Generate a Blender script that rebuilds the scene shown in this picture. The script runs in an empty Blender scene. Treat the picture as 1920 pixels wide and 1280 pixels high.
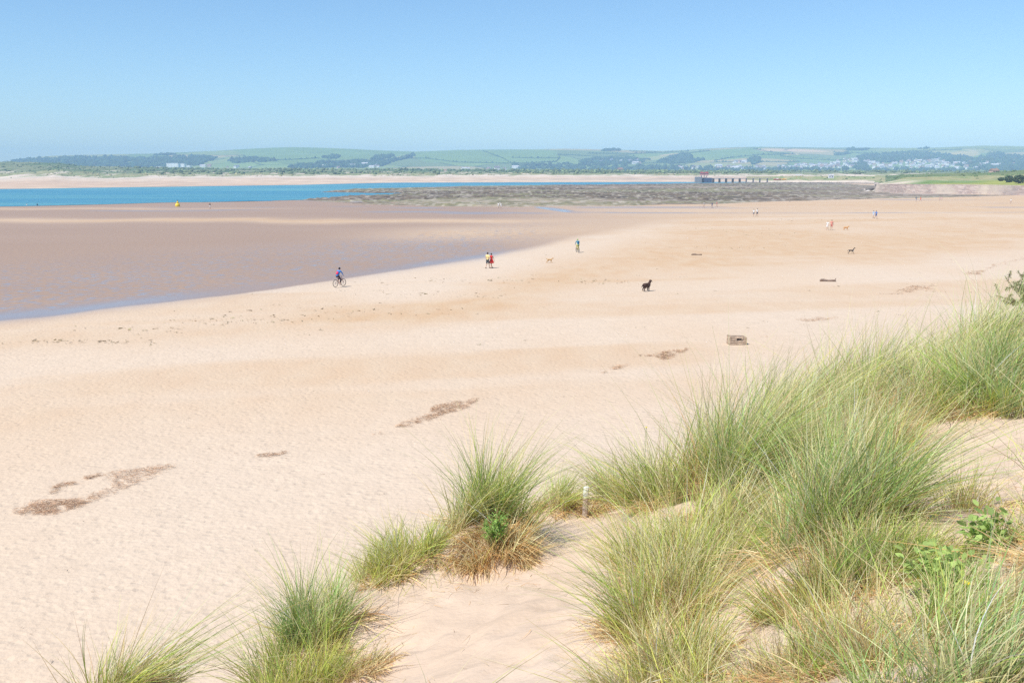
import bpy, bmesh, math, random
import numpy as np
from mathutils import Vector, Matrix

S = bpy.context.scene
C = S.collection
random.seed(7)
RNG = np.random.default_rng(11)

# ------------------------------------------------------------------ camera
F, CX, CY, HC = 1867.0, 960.0, 640.0, 10.5
HOR = 322.0
TH = math.atan((CY - HOR) / F)
CT, ST = math.cos(TH), math.sin(TH)
cam_d = bpy.data.cameras.new("camera"); cam = bpy.data.objects.new("camera", cam_d); C.objects.link(cam)
cam.location = (0, 0, HC); cam.rotation_euler = (math.radians(90) - TH, 0, 0)
cam_d.sensor_width = 36.0; cam_d.lens = 36.0 * F / 1920.0
cam_d.clip_start = 0.05; cam_d.clip_end = 60000
S.camera = cam

# ------------------------------------------------------------------ world, sun, exposure
SUN_EL, SUN_AZ = math.radians(57), math.radians(-132)     # azimuth clockwise from +Y
w = bpy.data.worlds.new("World"); S.world = w; w.use_nodes = True
wn = w.node_tree; bgn = wn.nodes["Background"]
sky = wn.nodes.new("ShaderNodeTexSky"); sky.sky_type = 'NISHITA'; sky.sun_disc = False
sky.sun_elevation = SUN_EL; sky.sun_rotation = SUN_AZ
sky.altitude = 0; sky.air_density = 1.0; sky.dust_density = 0.2; sky.ozone_density = 8.0
tint = wn.nodes.new("ShaderNodeVectorMath"); tint.operation = 'MULTIPLY'; tint.inputs[1].default_value = (.96, 1.012, .985)
wn.links.new(sky.outputs[0], tint.inputs[0]); wn.links.new(tint.outputs[0], bgn.inputs[0]); bgn.inputs[1].default_value = 0.122
sl = bpy.data.lights.new("sun", 'SUN'); so = bpy.data.objects.new("sun", sl); C.objects.link(so)
sl.energy = 4.4; sl.angle = math.radians(0.5); sl.color = (1.0, 0.955, 0.89)
sd = Vector((math.sin(SUN_AZ) * math.cos(SUN_EL), math.cos(SUN_AZ) * math.cos(SUN_EL), math.sin(SUN_EL)))
so.rotation_euler = sd.to_track_quat('Z', 'Y').to_euler(); so.location = (0, 0, 60)
S.view_settings.view_transform = 'Standard'; S.view_settings.look = 'None'
S.view_settings.exposure = 0.345; S.view_settings.gamma = 1.0
S.render.engine = 'CYCLES'
S.cycles.use_denoising = False; S.cycles.use_adaptive_sampling = False
S.cycles.max_bounces = 6; S.cycles.diffuse_bounces = 3; S.cycles.glossy_bounces = 2
S.cycles.transmission_bounces = 3; S.cycles.volume_bounces = 2; S.cycles.transparent_max_bounces = 6

# ------------------------------------------------------------------ projection helpers (photo pixels <-> world)
def azk(px):                       # X = azk * Y for a column
    return (np.asarray(px, float) - CX) / F * CT
def ground_pt(px, py, z=0.0):
    u = (px - CX) / F; v = (CY - py) / F
    dz = -ST + v * CT; t = (z - HC) / dz
    return (t * u, t * (CT + v * ST), z)
def at_depth(px, py, d):           # point on the pixel's ray at depth Y=d
    u = (px - CX) / F; v = (CY - py) / F
    t = d / (CT + v * ST)
    return (t * u, d, HC + t * (-ST + v * CT))
def project(X, Y, Z):
    dz = Z - HC
    f = Y * CT - dz * ST; up = Y * ST + dz * CT
    f = np.maximum(f, 1e-3)
    return CX + F * X / f, CY - F * up / f
def row_y(d, z):                   # picture row of a point at depth d and height z (centre column)
    return project(0.0, d, z)[1]

# ------------------------------------------------------------------ noise
def _h(ix, iy, s):
    n = (ix * 374761393 + iy * 668265263 + s * 974634777).astype(np.int64) & 0xffffffff
    n = ((n ^ (n >> 13)) * 1274126177) & 0xffffffff
    return ((n ^ (n >> 16)) & 0xffff) / 65535.0
def vnoise(x, y, s=0):
    x = np.asarray(x, float); y = np.asarray(y, float)
    ix = np.floor(x).astype(np.int64); iy = np.floor(y).astype(np.int64)
    fx = x - ix; fy = y - iy
    fx = fx * fx * (3 - 2 * fx); fy = fy * fy * (3 - 2 * fy)
    a = _h(ix, iy, s); b = _h(ix + 1, iy, s); c = _h(ix, iy + 1, s); d = _h(ix + 1, iy + 1, s)
    return a + (b - a) * fx + (c - a) * fy + (a - b - c + d) * fx * fy
def fbm(x, y, s=0, o=4):
    r = 0; a = .5; t = 0
    for k in range(o):
        r = r + a * vnoise(x * 2 ** k + 17 * k, y * 2 ** k + 31 * k, s + k); t += a; a *= .5
    return r / t
def sst(a, b, x):
    t = np.clip((x - a) / (b - a), 0, 1); return t * t * (3 - 2 * t)
def inpoly(px, py, poly):
    r = np.zeros(np.shape(px), bool); n = len(poly)
    for i in range(n):
        x1, y1 = poly[i]; x2, y2 = poly[(i + 1) % n]
        if y1 == y2: continue
        c = ((y1 > py) != (y2 > py)) & (px < (x2 - x1) * (py - y1) / (y2 - y1) + x1)
        r ^= c
    return r
def lerp(a, b, t): return a + (b - a) * t

# ------------------------------------------------------------------ object helpers
def tag(o, label=None, cat=None, group=None, kind=None):
    if label: o["label"] = label
    if cat: o["category"] = cat
    if group: o["group"] = group
    if kind: o["kind"] = kind
    return o
def link(name, me, mat=None, parent=None, smooth=True):
    if mat:
        for m in (mat if isinstance(mat, (list, tuple)) else [mat]): me.materials.append(m)
    o = bpy.data.objects.new(name, me); C.objects.link(o)
    if parent: o.parent = parent
    if smooth and len(me.polygons): me.polygons.foreach_set("use_smooth", np.ones(len(me.polygons), bool))
    return o
def np_mesh(name, V, Q, col=None, attrs=None, matidx=None):
    V = np.ascontiguousarray(V, np.float32); Q = np.ascontiguousarray(Q, np.int32)
    me = bpy.data.meshes.new(name)
    k = Q.shape[1]
    me.vertices.add(len(V)); me.vertices.foreach_set("co", V.ravel())
    me.loops.add(Q.size); me.loops.foreach_set("vertex_index", Q.ravel())
    me.polygons.add(len(Q)); me.polygons.foreach_set("loop_start", np.arange(0, Q.size, k, dtype=np.int32))
    me.polygons.foreach_set("loop_total", np.full(len(Q), k, np.int32))
    if matidx is not None: me.polygons.foreach_set("material_index", np.asarray(matidx, np.int32))
    me.update(calc_edges=True)
    if col is not None:
        a = me.color_attributes.new("Col", 'FLOAT_COLOR', 'POINT')
        c = np.ones((len(V), 4), np.float32); c[:, :3] = col; a.data.foreach_set("color", c.ravel())
    for n, v in (attrs or {}).items():
        a = me.attributes.new(n, 'FLOAT', 'POINT'); a.data.foreach_set("value", np.asarray(v, np.float32).ravel())
    return me
def grid_quads(nr, nc):
    i = np.arange(nr - 1)[:, None] * nc + np.arange(nc - 1)[None, :]
    i = i.ravel(); return np.stack([i, i + 1, i + nc + 1, i + nc], 1)
def empty(name, loc=(0, 0, 0), rz=0.0):
    o = bpy.data.objects.new(name, None); C.objects.link(o); o.location = loc; o.rotation_euler = (0, 0, rz)
    o.empty_display_size = .2
    return o

# ------------------------------------------------------------------ materials
def mat(name, col=(.5, .5, .5), rough=.8, spec=.3, metal=0.0, vary=0.12, scale=6.0, bump=0.0, bscale=40.0):
    m = bpy.data.materials.new(name); m.use_nodes = True; t = m.node_tree; b = t.nodes["Principled BSDF"]
    b.inputs["Roughness"].default_value = rough; b.inputs["Specular IOR Level"].default_value = spec
    b.inputs["Metallic"].default_value = metal
    tc = t.nodes.new("ShaderNodeTexCoord"); nz = t.nodes.new("ShaderNodeTexNoise")
    nz.inputs["Scale"].default_value = scale; nz.inputs["Detail"].default_value = 4
    t.links.new(tc.outputs["Object"], nz.inputs["Vector"])
    mr = t.nodes.new("ShaderNodeMapRange"); mr.inputs[3].default_value = 1 - vary; mr.inputs[4].default_value = 1 + vary
    mr.inputs[1].default_value = .3; mr.inputs[2].default_value = .7
    t.links.new(nz.outputs["Fac"], mr.inputs[0])
    mx = t.nodes.new("ShaderNodeVectorMath"); mx.operation = 'SCALE'; mx.inputs[0].default_value = col
    t.links.new(mr.outputs[0], mx.inputs["Scale"]); t.links.new(mx.outputs[0], b.inputs["Base Color"])
    if bump:
        n2 = t.nodes.new("ShaderNodeTexNoise"); n2.inputs["Scale"].default_value = bscale; n2.inputs["Detail"].default_value = 5
        t.links.new(tc.outputs["Object"], n2.inputs["Vector"])
        bp = t.nodes.new("ShaderNodeBump"); bp.inputs["Strength"].default_value = bump; bp.inputs["Distance"].default_value = .05
        t.links.new(n2.outputs["Fac"], bp.inputs["Height"]); t.links.new(bp.outputs[0], b.inputs["Normal"])
    return m
def mat_attr(name, rough=.9, spec=.2, vary=.15, scale=1.0, trans=0.0, bump=0.0, bscale=1.0, bdist=.1, gain=(1, 1, 1), stretch=(1, 1, 1)):
    m = mat(name, (1, 1, 1), rough, spec, 0, vary, scale)
    t = m.node_tree; b = t.nodes["Principled BSDF"]
    mx = [n for n in t.nodes if n.type == 'VECT_MATH'][0]
    at = t.nodes.new("ShaderNodeAttribute"); at.attribute_name = "Col"
    g = t.nodes.new("ShaderNodeVectorMath"); g.operation = 'MULTIPLY'; g.inputs[1].default_value = gain
    t.links.new(at.outputs["Color"], g.inputs[0]); t.links.new(g.outputs[0], mx.inputs[0])
    if stretch != (1, 1, 1):
        mp = t.nodes.new("ShaderNodeMapping"); mp.inputs["Scale"].default_value = stretch
        nz = [n for n in t.nodes if n.type == 'TEX_NOISE'][0]
        t.links.new([n for n in t.nodes if n.type == 'TEX_COORD'][0].outputs["Object"], mp.inputs[0])
        t.links.new(mp.outputs[0], nz.inputs["Vector"])
    if bump:
        tc = [n for n in t.nodes if n.type == 'TEX_COORD'][0]
        n2 = t.nodes.new("ShaderNodeTexNoise"); n2.inputs["Scale"].default_value = bscale; n2.inputs["Detail"].default_value = 5
        t.links.new(tc.outputs["Object"], n2.inputs["Vector"])
        bp = t.nodes.new("ShaderNodeBump"); bp.inputs["Strength"].default_value = bump; bp.inputs["Distance"].default_value = bdist
        t.links.new(n2.outputs["Fac"], bp.inputs["Height"]); t.links.new(bp.outputs[0], b.inputs["Normal"])
    if trans:
        out = t.nodes["Material Output"]; tr = t.nodes.new("ShaderNodeBsdfTranslucent"); ms = t.nodes.new("ShaderNodeMixShader")
        t.links.new(mx.outputs[0], tr.inputs[0]); ms.inputs[0].default_value = trans
        t.links.new(b.outputs[0], ms.inputs[1]); t.links.new(tr.outputs[0], ms.inputs[2]); t.links.new(ms.outputs[0], out.inputs[0])
    return m

# ================================================================== LARGE STRUCTURE
# ---- base ground reaching the horizon
gm = mat("far_earth", (.16, .19, .10), .95, .1, scale=.002)
R = 7500
me = np_mesh("ground", [(-R, -2000, -2.5), (R, -2000, -2.5), (R, 7000, -2.5), (-R, 7000, -2.5)], [[0, 1, 2, 3]])
tag(link("ground", me, gm, smooth=False), kind="structure")

# ---- beach: one sheet, finer near the camera, painted by wetness of the sand
WX = [-2000, -600, 0, 100, 200, 400, 600, 780, 900, 1000, 1060, 1200, 1400, 1700, 1920, 4000]
WY = [900, 672, 602, 592, 580, 556, 528, 502, 486, 466, 452, 430, 414, 404, 400, 396]
cols = np.arange(-1300, 3261, 4.0)
rows = np.concatenate([np.exp(np.linspace(math.log(9), math.log(1500), 1000))])
PX, D = np.meshgrid(cols, rows)
bX = azk(PX) * D; bY = D
gpx, gpy = project(bX, bY, 0.0)
q = gpy - HOR
n1 = fbm(bX * .05, bY * .02, 3) - .5
n2 = fbm(bX * .35, bY * .12, 5) - .5
wl = np.interp(gpx + n1 * 60, WX, WY)
edge = (wl - gpy) / q                       # > 0 on the wet side, relative
edge = edge + n2 * .012
sharp = np.interp(gpx, [500, 800, 1080, 1250], [.006, .016, .07, .18])
wet = sst(0, 1, (edge + sharp * .3) / (sharp * 1.6))
wetlow = np.interp(gpx, [900, 1100, 1300, 1700], [1, .55, .2, .05])
tanmask = np.zeros_like(wet)
# damp tan belt inside the wet flat and the stripe above it
tanmask += np.exp(-((gpx - 900) / 190) ** 2 - ((gpy - (436 - (gpx - 900) * .03)) / 13) ** 2) * 1.0
tanmask += .9 * np.exp(-((gpy - 414 - n1 * 8) / 4.0) ** 2) * sst(1150, 900, gpx)
tanmask += .6 * np.exp(-((gpy - 391 - n1 * 4) / 2.0) ** 2) * sst(700, 200, gpx)
tanmask = np.clip(tanmask, 0, 1)
mud = wet * (1 - .85 * tanmask) * wetlow
# damp, darker sand on the dry side
damp = .75 * wet * (1 - wetlow) + wet * tanmask * .8
band = np.interp(gpx, [-1300, 0, 400, 800, 1200, 1600, 1920, 3200], [760, 640, 618, 585, 480, 445, 425, 400])
damp += np.interp(gpx, [0, 900, 1300], [.36, .46, .82]) * np.exp(-((gpy - band) / np.interp(gpx, [0, 900, 1300, 1920], [22, 26, 46, 40])) ** 2) * (.65 + 1.3 * np.clip(n1 * 2.2 + .35, 0, 1))
band2 = np.interp(gpx, [-1300, 0, 800, 1200], [1050, 790, 700, 640])
damp += .16 * np.exp(-((gpy - band2) / 45) ** 2) * np.clip(.4 + n1 * 3, 0, 1)
streaks = fbm(bX * .025 + n1, (bY - bX * .25) * .09, 23, 5)
damp += .55 * sst(.5, .72, streaks) * sst(900, 640, gpy) * (1 - mud)
damp = np.clip(damp, 0, 1)
# films of water on the flat
edge_film = 1.1 * np.exp(-((edge - .03) / .045) ** 2) * sst(1100, 850, gpx) * np.clip(.7 + 1.6 * n1, 0, 1)
film = .9 * edge_film
spark = fbm(bX * .9, bY * .35, 40, 3)
zone = sst(.0, .04, edge) * sst(.8, .25, edge) * sst(1100, 900, gpx)
zone = zone * np.clip(.8 + n1 * 1.4 + (spark - .5), 0, 1)
# the stream across the sand
sc = np.interp(gpx, [1005, 1030, 1080, 1200, 1500, 1920, 3200], [388.5, 391, 398, 399, 399.3, 398, 396])
sw = np.interp(gpx, [1000, 1012, 1040, 1075, 1100, 1300, 1500, 1640, 1800, 2000], [0, 1.6, 3.0, 2.6, 1.1, 1.0, 1.6, .8, .5, .6])
stream = sst(1.3, .7, np.abs(gpy - sc) / np.maximum(sw, .01)) * (sw > .05) * np.interp(gpx, [1000, 1100, 1200], [1, .95, .6]) * np.clip(.75 + n1 * 2 + n2, .35, 1)
film = np.maximum(film, stream)
film = np.clip(np.maximum(film, .5 * sst(.6, .72, fbm(bX * .02, bY * .05, 77)) * wet * (gpy < 408)), 0, 1)
bZ = (fbm(bX * .5, bY * .5, 8) - .5) * .05 * (1 - wet) * sst(120, 30, D)
# beach cusps: very low relief
bZ += (fbm(bX * .06, bY * .06, 9) - .5) * .16 * (1 - sst(-.02, .06, edge)) * sst(400, 60, D) - .02
uu = np.stack([bX, bY, bZ], -1).reshape(-1, 3)
me = np_mesh("beach", uu, grid_quads(len(rows), len(cols)), attrs={"mud": mud, "damp": damp, "film": film, "zone": zone})

bm_ = bpy.data.materials.new("beach_sand"); bm_.use_nodes = True; t = bm_.node_tree; b = t.nodes["Principled BSDF"]
def N(tp, **kw):
    n = t.nodes.new(tp)
    for k, v in kw.items(): setattr(n, k, v)
    return n
def L(a, b_): t.links.new(a, b_)
def noise(scale, detail=4, st=(1, 1, 1)):
    tc = N("ShaderNodeTexCoord"); mp = N("ShaderNodeMapping"); mp.inputs["Scale"].default_value = st
    nz = N("ShaderNodeTexNoise"); nz.inputs["Scale"].default_value = scale; nz.inputs["Detail"].default_value = detail
    L(tc.outputs["Object"], mp.inputs[0]); L(mp.outputs[0], nz.inputs["Vector"]); return nz.outputs["Fac"]
def ramp(fac, a, b_, lo=0.0, hi=1.0):
    m = N("ShaderNodeMapRange"); m.inputs[1].default_value = a; m.inputs[2].default_value = b_
    m.inputs[3].default_value = lo; m.inputs[4].default_value = hi; L(fac, m.inputs[0]); return m.outputs[0]
def mixc(fac, a, b_):
    m = N("ShaderNodeMix", data_type='RGBA')
    for s, v in ((m.inputs[0], fac), (m.inputs[6], a), (m.inputs[7], b_)):
        if isinstance(v, (int, float)): s.default_value = v
        elif isinstance(v, tuple): s.default_value = (*v, 1)
        else: L(v, s)
    return m.outputs[2]
def mth(op, a, b_=None):
    m = N("ShaderNodeMath", operation=op)
    for s, v in ((m.inputs[0], a), (m.inputs[1], b_)):
        if v is None: continue
        if isinstance(v, (int, float)): s.default_value = v
        else: L(v, s)
    return m.outputs[0]
def attr(n):
    a = N("ShaderNodeAttribute"); a.attribute_name = n; return a.outputs["Fac"]
DRY = (.608, .487, .368); DAMP = (.535, .36, .215); MUD = (.38, .245, .155)
dry = mixc(ramp(noise(1.2, 6), .35, .65), tuple(c * .96 for c in DRY), tuple(c * 1.03 for c in DRY))
dry = mixc(ramp(noise(.12, 5, (1, .4, 1)), .4, .7, 0, .45), dry, tuple(c * k for c, k in zip(DRY, (.97, .9, .82))))
grit = ramp(noise(4.5, 6), .60, .74)
grit2 = ramp(noise(.35, 3), .4, .62)
dry = mixc(mth('MULTIPLY', mth('MULTIPLY', grit, grit2), .30), dry, (.36, .26, .19))
c1 = mixc(attr("damp"), dry, mixc(ramp(noise(.5, 5, (1, .5, 1)), .3, .7), DAMP, (.565, .42, .28)))
mudc = mixc(ramp(noise(.05, 5, (.35, 1, 1)), .35, .65), MUD, (.405, .268, .175))
mudc = mixc(ramp(noise(2.0, 4), .35, .7), mudc, (.32, .22, .155))
c2 = mixc(attr("mud"), c1, mudc)
speck = mth('MULTIPLY', ramp(noise(1.9, 4, (.5, .8, 1)), .50, .57), attr("zone"))
FILM = mth('MAXIMUM', attr("film"), mth('MULTIPLY', speck, .8))
c3 = mixc(mth('MULTIPLY', FILM, .75), c2, (.24, .23, .26))
L(c3, b.inputs["Base Color"])
r1 = mixc(attr("mud"), (.95, .95, .95), (.55, .55, .55))
fm = FILM
r2 = mixc(fm, r1, (.14, .14, .14))
L(r2, b.inputs["Roughness"]); 
sp = mth('ADD', ramp(attr("mud"), 0, 1, .1, .3), mth('MULTIPLY', fm, .4)); L(sp, b.inputs["Specular IOR Level"])
def pocks(scale, r):
    tc = N("ShaderNodeTexCoord"); vo = N("ShaderNodeTexVoronoi"); vo.inputs["Scale"].default_value = scale; vo.inputs["Randomness"].default_value = 1
    L(tc.outputs["Object"], vo.inputs["Vector"]); return ramp(vo.outputs["Distance"], 0, r)
hb = mth('ADD', mth('MULTIPLY', pocks(2.6, .42), .55), mth('MULTIPLY', noise(6, 4), .8))
hb = mth('ADD', hb, mth('MULTIPLY', pocks(1.1, .25), .35))
hb = mth('MULTIPLY', hb, ramp(mth('MAXIMUM', attr("mud"), fm), 0, 1, 1, .10))
bp = N("ShaderNodeBump"); bp.inputs["Strength"].default_value = .8; bp.inputs["Distance"].default_value = .07
L(hb, bp.inputs["Height"]); L(bp.outputs[0], b.inputs["Normal"])
tag(link("beach", me, bm_), kind="structure")
# ---- foreground dune ------------------------------------------------
def P(px, py, d):
    x, y, z = at_depth(px, py, d); return (px, d, z)
CTRL = [P(960,1280,5.2), P(820,1280,5.6), P(700,1280,6.0), P(820,1072,7.8), P(900,1098,7.6), P(960,1092,7.5), P(1050,962,9.5), P(1000,1000,8.9),
        P(1120,970,9.2), P(560,1285,6.3), P(660,1100,7.5), P(740,1085,7.7), P(560,1200,7.2), P(480,1290,6.6), P(230,1335,5.2), P(60,1420,5.2), P(350,1380,5.4), P(-200,1450,5.4),
        P(1150,1200,5.6), P(1170,945,10.2), P(1220,1280,4.8), P(1200,1050,7.6), P(1280,900,9.8), P(1400,840,10.0), P(1550,760,11.0),
        P(1700,725,12.0), P(1850,650,13.0), P(1920,618,13.8), P(2100,590,14.5), P(2400,560,15.5), P(1430,1150,5.4), P(1480,1060,6.2), P(1540,1000,7.0),
        P(1600,900,8.2), P(1800,850,7.6), P(1900,895,6.6), P(1740,800,8.8), P(1640,1110,5.0), P(1700,1280,3.3), P(1900,1100,4.3), P(1850,1280,3.0), P(1300,1280,4.6),
        P(1350,1000,7.6), P(1500,1280,4.1), P(2300,900,6.5), P(1000,1150,6.4), P(850,1180,6.6), P(1080,1090,7.2)]
CTRL += [(-200, 3.0, 8.5), (960, 2.6, 8.75), (1920, 1.8, 8.85), (400, 3.2, 8.3), (2600, 4.0, 9.0), (3200, 7, 9.0)]
def az2u(px, d): return azk(px) * d
cx = np.array([az2u(p, d) for p, d, z in CTRL]); cy = np.array([d for p, d, z in CTRL]); cz = np.array([z for p, d, z in CTRL])
extra = [(-12, -5, 8.8), (0, -5, 8.9), (12, -5, 9.1), (0, 0, 8.9), (20, 3, 9.2), (-12, 2, 8.3)]
cx = np.append(cx, [e[0] for e in extra]); cy = np.append(cy, [e[1] for e in extra]); cz = np.append(cz, [e[2] for e in extra])
def _U(r2): return 0.5 * r2 * np.log(r2 + 1e-9)
n = len(cx); A = np.zeros((n + 3, n + 3)); A[:n, :n] = _U((cx[:, None] - cx) ** 2 + (cy[:, None] - cy) ** 2) + np.eye(n) * .25
A[:n, n] = 1; A[:n, n + 1] = cx; A[:n, n + 2] = cy; A[n:, :n] = A[:n, n:].T
TW = np.linalg.solve(A, np.concatenate([cz, [0, 0, 0]]))
def tps(x, y):
    r = TW[n] + TW[n + 1] * x + TW[n + 2] * y
    for i in range(n): r = r + TW[i] * _U((x - cx[i]) ** 2 + (y - cy[i]) ** 2)
    return r
CRX = [-1500, -200, 60, 250, 480, 560, 660, 740, 820, 900, 1000, 1060, 1170, 1280, 1400, 1550, 1700, 1850, 1920, 2100, 2400, 3400]
CRD = [5.0, 5.6, 5.7, 5.9, 7.2, 7.6, 7.8, 7.9, 8.1, 8.8, 9.4, 9.9, 10.8, 11.0, 11.2, 12.0, 13.0, 14.0, 14.6, 15.5, 16.5, 18]
_fh = np.random.default_rng(77); _FX = []
for _k in range(70):
    _p = _fh.uniform(700, 1180); _d = _fh.uniform(5.2, 8.6); _FX.append((float(azk(_p) * _d), _d, _fh.uniform(0, 3.1), _fh.uniform(.05, .085)))
for _k in range(26):
    _p = _fh.uniform(1740, 2000); _d = _fh.uniform(5.6, 8.4); _FX.append((float(azk(_p) * _d), _d, _fh.uniform(0, 3.1), _fh.uniform(.05, .08)))
def foot_holes(x, y):
    x = np.asarray(x, float); h = np.zeros(x.shape)
    if x.size == 1:
        return h
    for fx_, fy_, fa, fr in _FX:
        m = (np.abs(x - fx_) < .5) & (np.abs(y - fy_) < .5)
        if not m.any(): continue
        dx = x[m] - fx_; dy = y[m] - fy_; u_ = (dx * math.cos(fa) + dy * math.sin(fa)) / (fr * 1.9); v_ = (-dx * math.sin(fa) + dy * math.cos(fa)) / fr
        r2 = u_ * u_ + v_ * v_
        h[m] += .022 * np.exp(-r2 * .9) - .009 * np.exp(-(np.sqrt(r2) - 1.7) ** 2 * 3)
    return h
MOUNDS = [(190, 5.2, .36, .26), (922, 8.35, .40, .30), (590, 7.05, .42, .14), (1055, 9.8, .38, .16), (780, 8.1, .35, .10), (1170, 9.9, .3, .12), (1380, 8.1, .9, .18), (1620, 5.8, .6, .14), (1880, 9.2, .7, .12), (1580, 8.0, .4, .10)]
def dune_z(x, y):
    x = np.asarray(x, float); y = np.asarray(y, float)
    yy = np.maximum(y, 1.2)
    px = CX + (x / yy) / CT * F
    cd = np.interp(px, CRX, CRD) + (fbm(px * .012, yy * 0, 61) - .5) * .5
    cd = np.where(y < 1.2, 99, cd)
    over = np.maximum(y - cd, 0)
    yc = np.minimum(y, cd + .6)
    xc = np.where(y > 1.2, x / yy * np.maximum(yc, 1.2), x)
    zt = tps(xc, yc)
    drop = .64 * (np.sqrt(over ** 2 + .16) - .4) * 1.06
    z = zt - drop
    z = z + (fbm(x * .9, y * .9, 21) - .5) * .10 + (fbm(x * 3.2, y * 3.2, 22, 3) - .5) * .05 * sst(0, 1, fbm(x * .5, y * .5, 24) * 2)
    dm = vnoise(x * 4.2, y * 4.2, 28)
    z = z - .014 * sst(.62, .9, dm)
    for mp_, md_, mr_, mh_ in MOUNDS:
        z = z + mh_ * np.exp(-(((x - azk(mp_) * md_) ** 2 + (y - md_) ** 2) / (mr_ * mr_)) ** 1.5)
    z = z - foot_holes(x, y)
    return np.maximum(z, -.3)
gx = np.arange(-15, 27, .06); gy = np.arange(-5, 40, .06)
X, Y = np.meshgrid(gx, gy)
Z = dune_z(X, Y)
keep = np.stack([X, Y, Z], -1).reshape(-1, 3)
Q = grid_quads(len(gy), len(gx))
zq = keep[Q][:, :, 2].max(1); Q = Q[zq > -.2]
used = np.unique(Q); remap = np.full(len(keep), -1); remap[used] = np.arange(len(used))
me = np_mesh("sand_dune", keep[used], remap[Q])
dm_ = bpy.data.materials.new("dune_sand"); dm_.use_nodes = True; t = dm_.node_tree; b = t.nodes["Principled BSDF"]
c = mixc(ramp(noise(1.1, 6), .35, .65), (.565, .428, .312), (.61, .475, .36))
c = mixc(mth('MULTIPLY', ramp(noise(60, 3), .6, .75), .35), c, (.42, .32, .24))
L(c, b.inputs["Base Color"]); b.inputs["Roughness"].default_value = .97; b.inputs["Specular IOR Level"].default_value = .1
hb = mth('ADD', noise(5, 4), mth('MULTIPLY', noise(28, 4), .35))
bp = N("ShaderNodeBump"); bp.inputs["Strength"].default_value = .55; bp.inputs["Distance"].default_value = .035
L(hb, bp.inputs["Height"]); L(bp.outputs[0], b.inputs["Normal"])
tag(link("sand_dune", me, dm_), kind="structure")

# ---- river ------------------------------------------------------------
near = [(-900,389),(-600,389),(-300,388.5),(0,387),(130,385),(330,379.5),(400,379),(480,377),(540,375.6),(600,375),(700,373),(800,372),(900,370)]
near += [(905,349.5),(1000,347.6),(1200,345.6),(1330,343.4),(1420,342.2)]
far = [(1420,340.3),(1300,340.8),(1000,341.2),(850,341.6),(740,342.3),(660,344),(560,346),(480,347.4),(400,348.7),(300,350.3),(200,351.8),(100,353),(0,354.6),(-300,358),(-600,361),(-900,363)]
def dens(pts, k=14):
    o = []
    for (a, b_), (c_, d_) in zip(pts[:-1], pts[1:]):
        for i in range(k): o.append((a + (c_ - a) * i / k, b_ + (d_ - b_) * i / k))
    o.append(pts[-1]); return o
def jit(pts, amp):
    return [(x, y + (fbm(x * .03, 0, 5) - .5) * amp * (y - HOR) / 50) for x, y in pts]
ring = [(p[0], p[1], .03) for p in (ground_pt(x, y, .03) for x, y in jit(dens(near), 1.3) + jit(dens(far), .8))]
bmw = bmesh.new(); f = bmw.faces.new([bmw.verts.new(v) for v in ring]); bmesh.ops.triangulate(bmw, faces=[f])
if sum(ff.normal.z for ff in bmw.faces) < 0: bmesh.ops.reverse_faces(bmw, faces=bmw.faces[:])
me = bpy.data.meshes.new("river_water"); bmw.to_mesh(me); bmw.free()
wm = bpy.data.materials.new("river_water"); wm.use_nodes = True; t = wm.node_tree; b = t.nodes["Principled BSDF"]
c = mixc(ramp(noise(.006, 5, (.35, 1, 1)), .38, .62), (.05, .225, .315), (.12, .34, .345))
c = mixc(ramp(noise(.05, 5, (.25, 1, 1)), .4, .7), c, (.04, .215, .315))
L(c, b.inputs["Base Color"]); b.inputs["Roughness"].default_value = .35; b.inputs["IOR"].default_value = 1.33
b.inputs["Specular IOR Level"].default_value = .35
bp = N("ShaderNodeBump"); bp.inputs["Strength"].default_value = 1; bp.inputs["Distance"].default_value = .9
L(mth('ADD', noise(.25, 5, (.5, 1, 1)), mth('MULTIPLY', noise(1.5, 3, (.5, 1, 1)), .3)), bp.inputs["Height"]); L(bp.outputs[0], b.inputs["Normal"])
tag(link("river_water", me, wm, smooth=False), kind="structure")

# ---- rocky shelf bared by the tide ------------------------------------
cols = np.arange(480, 2500, 1.6); rows = np.exp(np.linspace(math.log(290), math.log(1150), 520))
PX, D = np.meshgrid(cols, rows); sx = azk(PX) * D; sy = D
qx, qy = project(sx, sy, 0.0)
jx = qx + (fbm(sx * .02, sy * .02, 50) - .5) * 40; jy = qy + (fbm(sx * .03, sy * .012, 51) - .5) * 5 * (qy - HOR) / 50
low = np.interp(jx, [540,560,600,680,800,960,1200,1300,1500,1600,1700,1800,1920,2500], [372,376,379,384,386,387.5,386,382.5,377.5,375,372,369,366,362])
up = np.interp(jx, [540,600,620,680,760,960,1300,1440,1560,1640,1660,1700,1800,1920,2500], [376,360,357,353.5,352,347.5,343.2,341.5,343,348,363,363.5,364,365.5,370])
ins = np.minimum(low - jy, jy - up)
inlet = np.where(inpoly(jx, jy, [(540,363),(600,361),(660,360.5),(760,361.5),(756,364.5),(700,367.5),(650,370.5),(590,374),(540,376)]), -1.0, 1.0)
ins = np.where(inlet < 0, -1.0, ins)
strat = fbm(sx * .012, sy * .05 + sx * .004, 52, 5); fine = fbm(sx * .22, sy * .16, 53, 4); blk = vnoise(sx * .45, sy * .3, 54)
sandy = sst(.50, .62, fbm(sx * .008, sy * .028, 55, 4)) * .8
sandy = np.maximum(sandy, sst(1350, 1720, qx) * .72)
sandy = np.maximum(sandy, sst(760, 600, qx) * .25)
sandy = np.maximum(sandy, .5 * sst(4.5, 0, ins))
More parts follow.
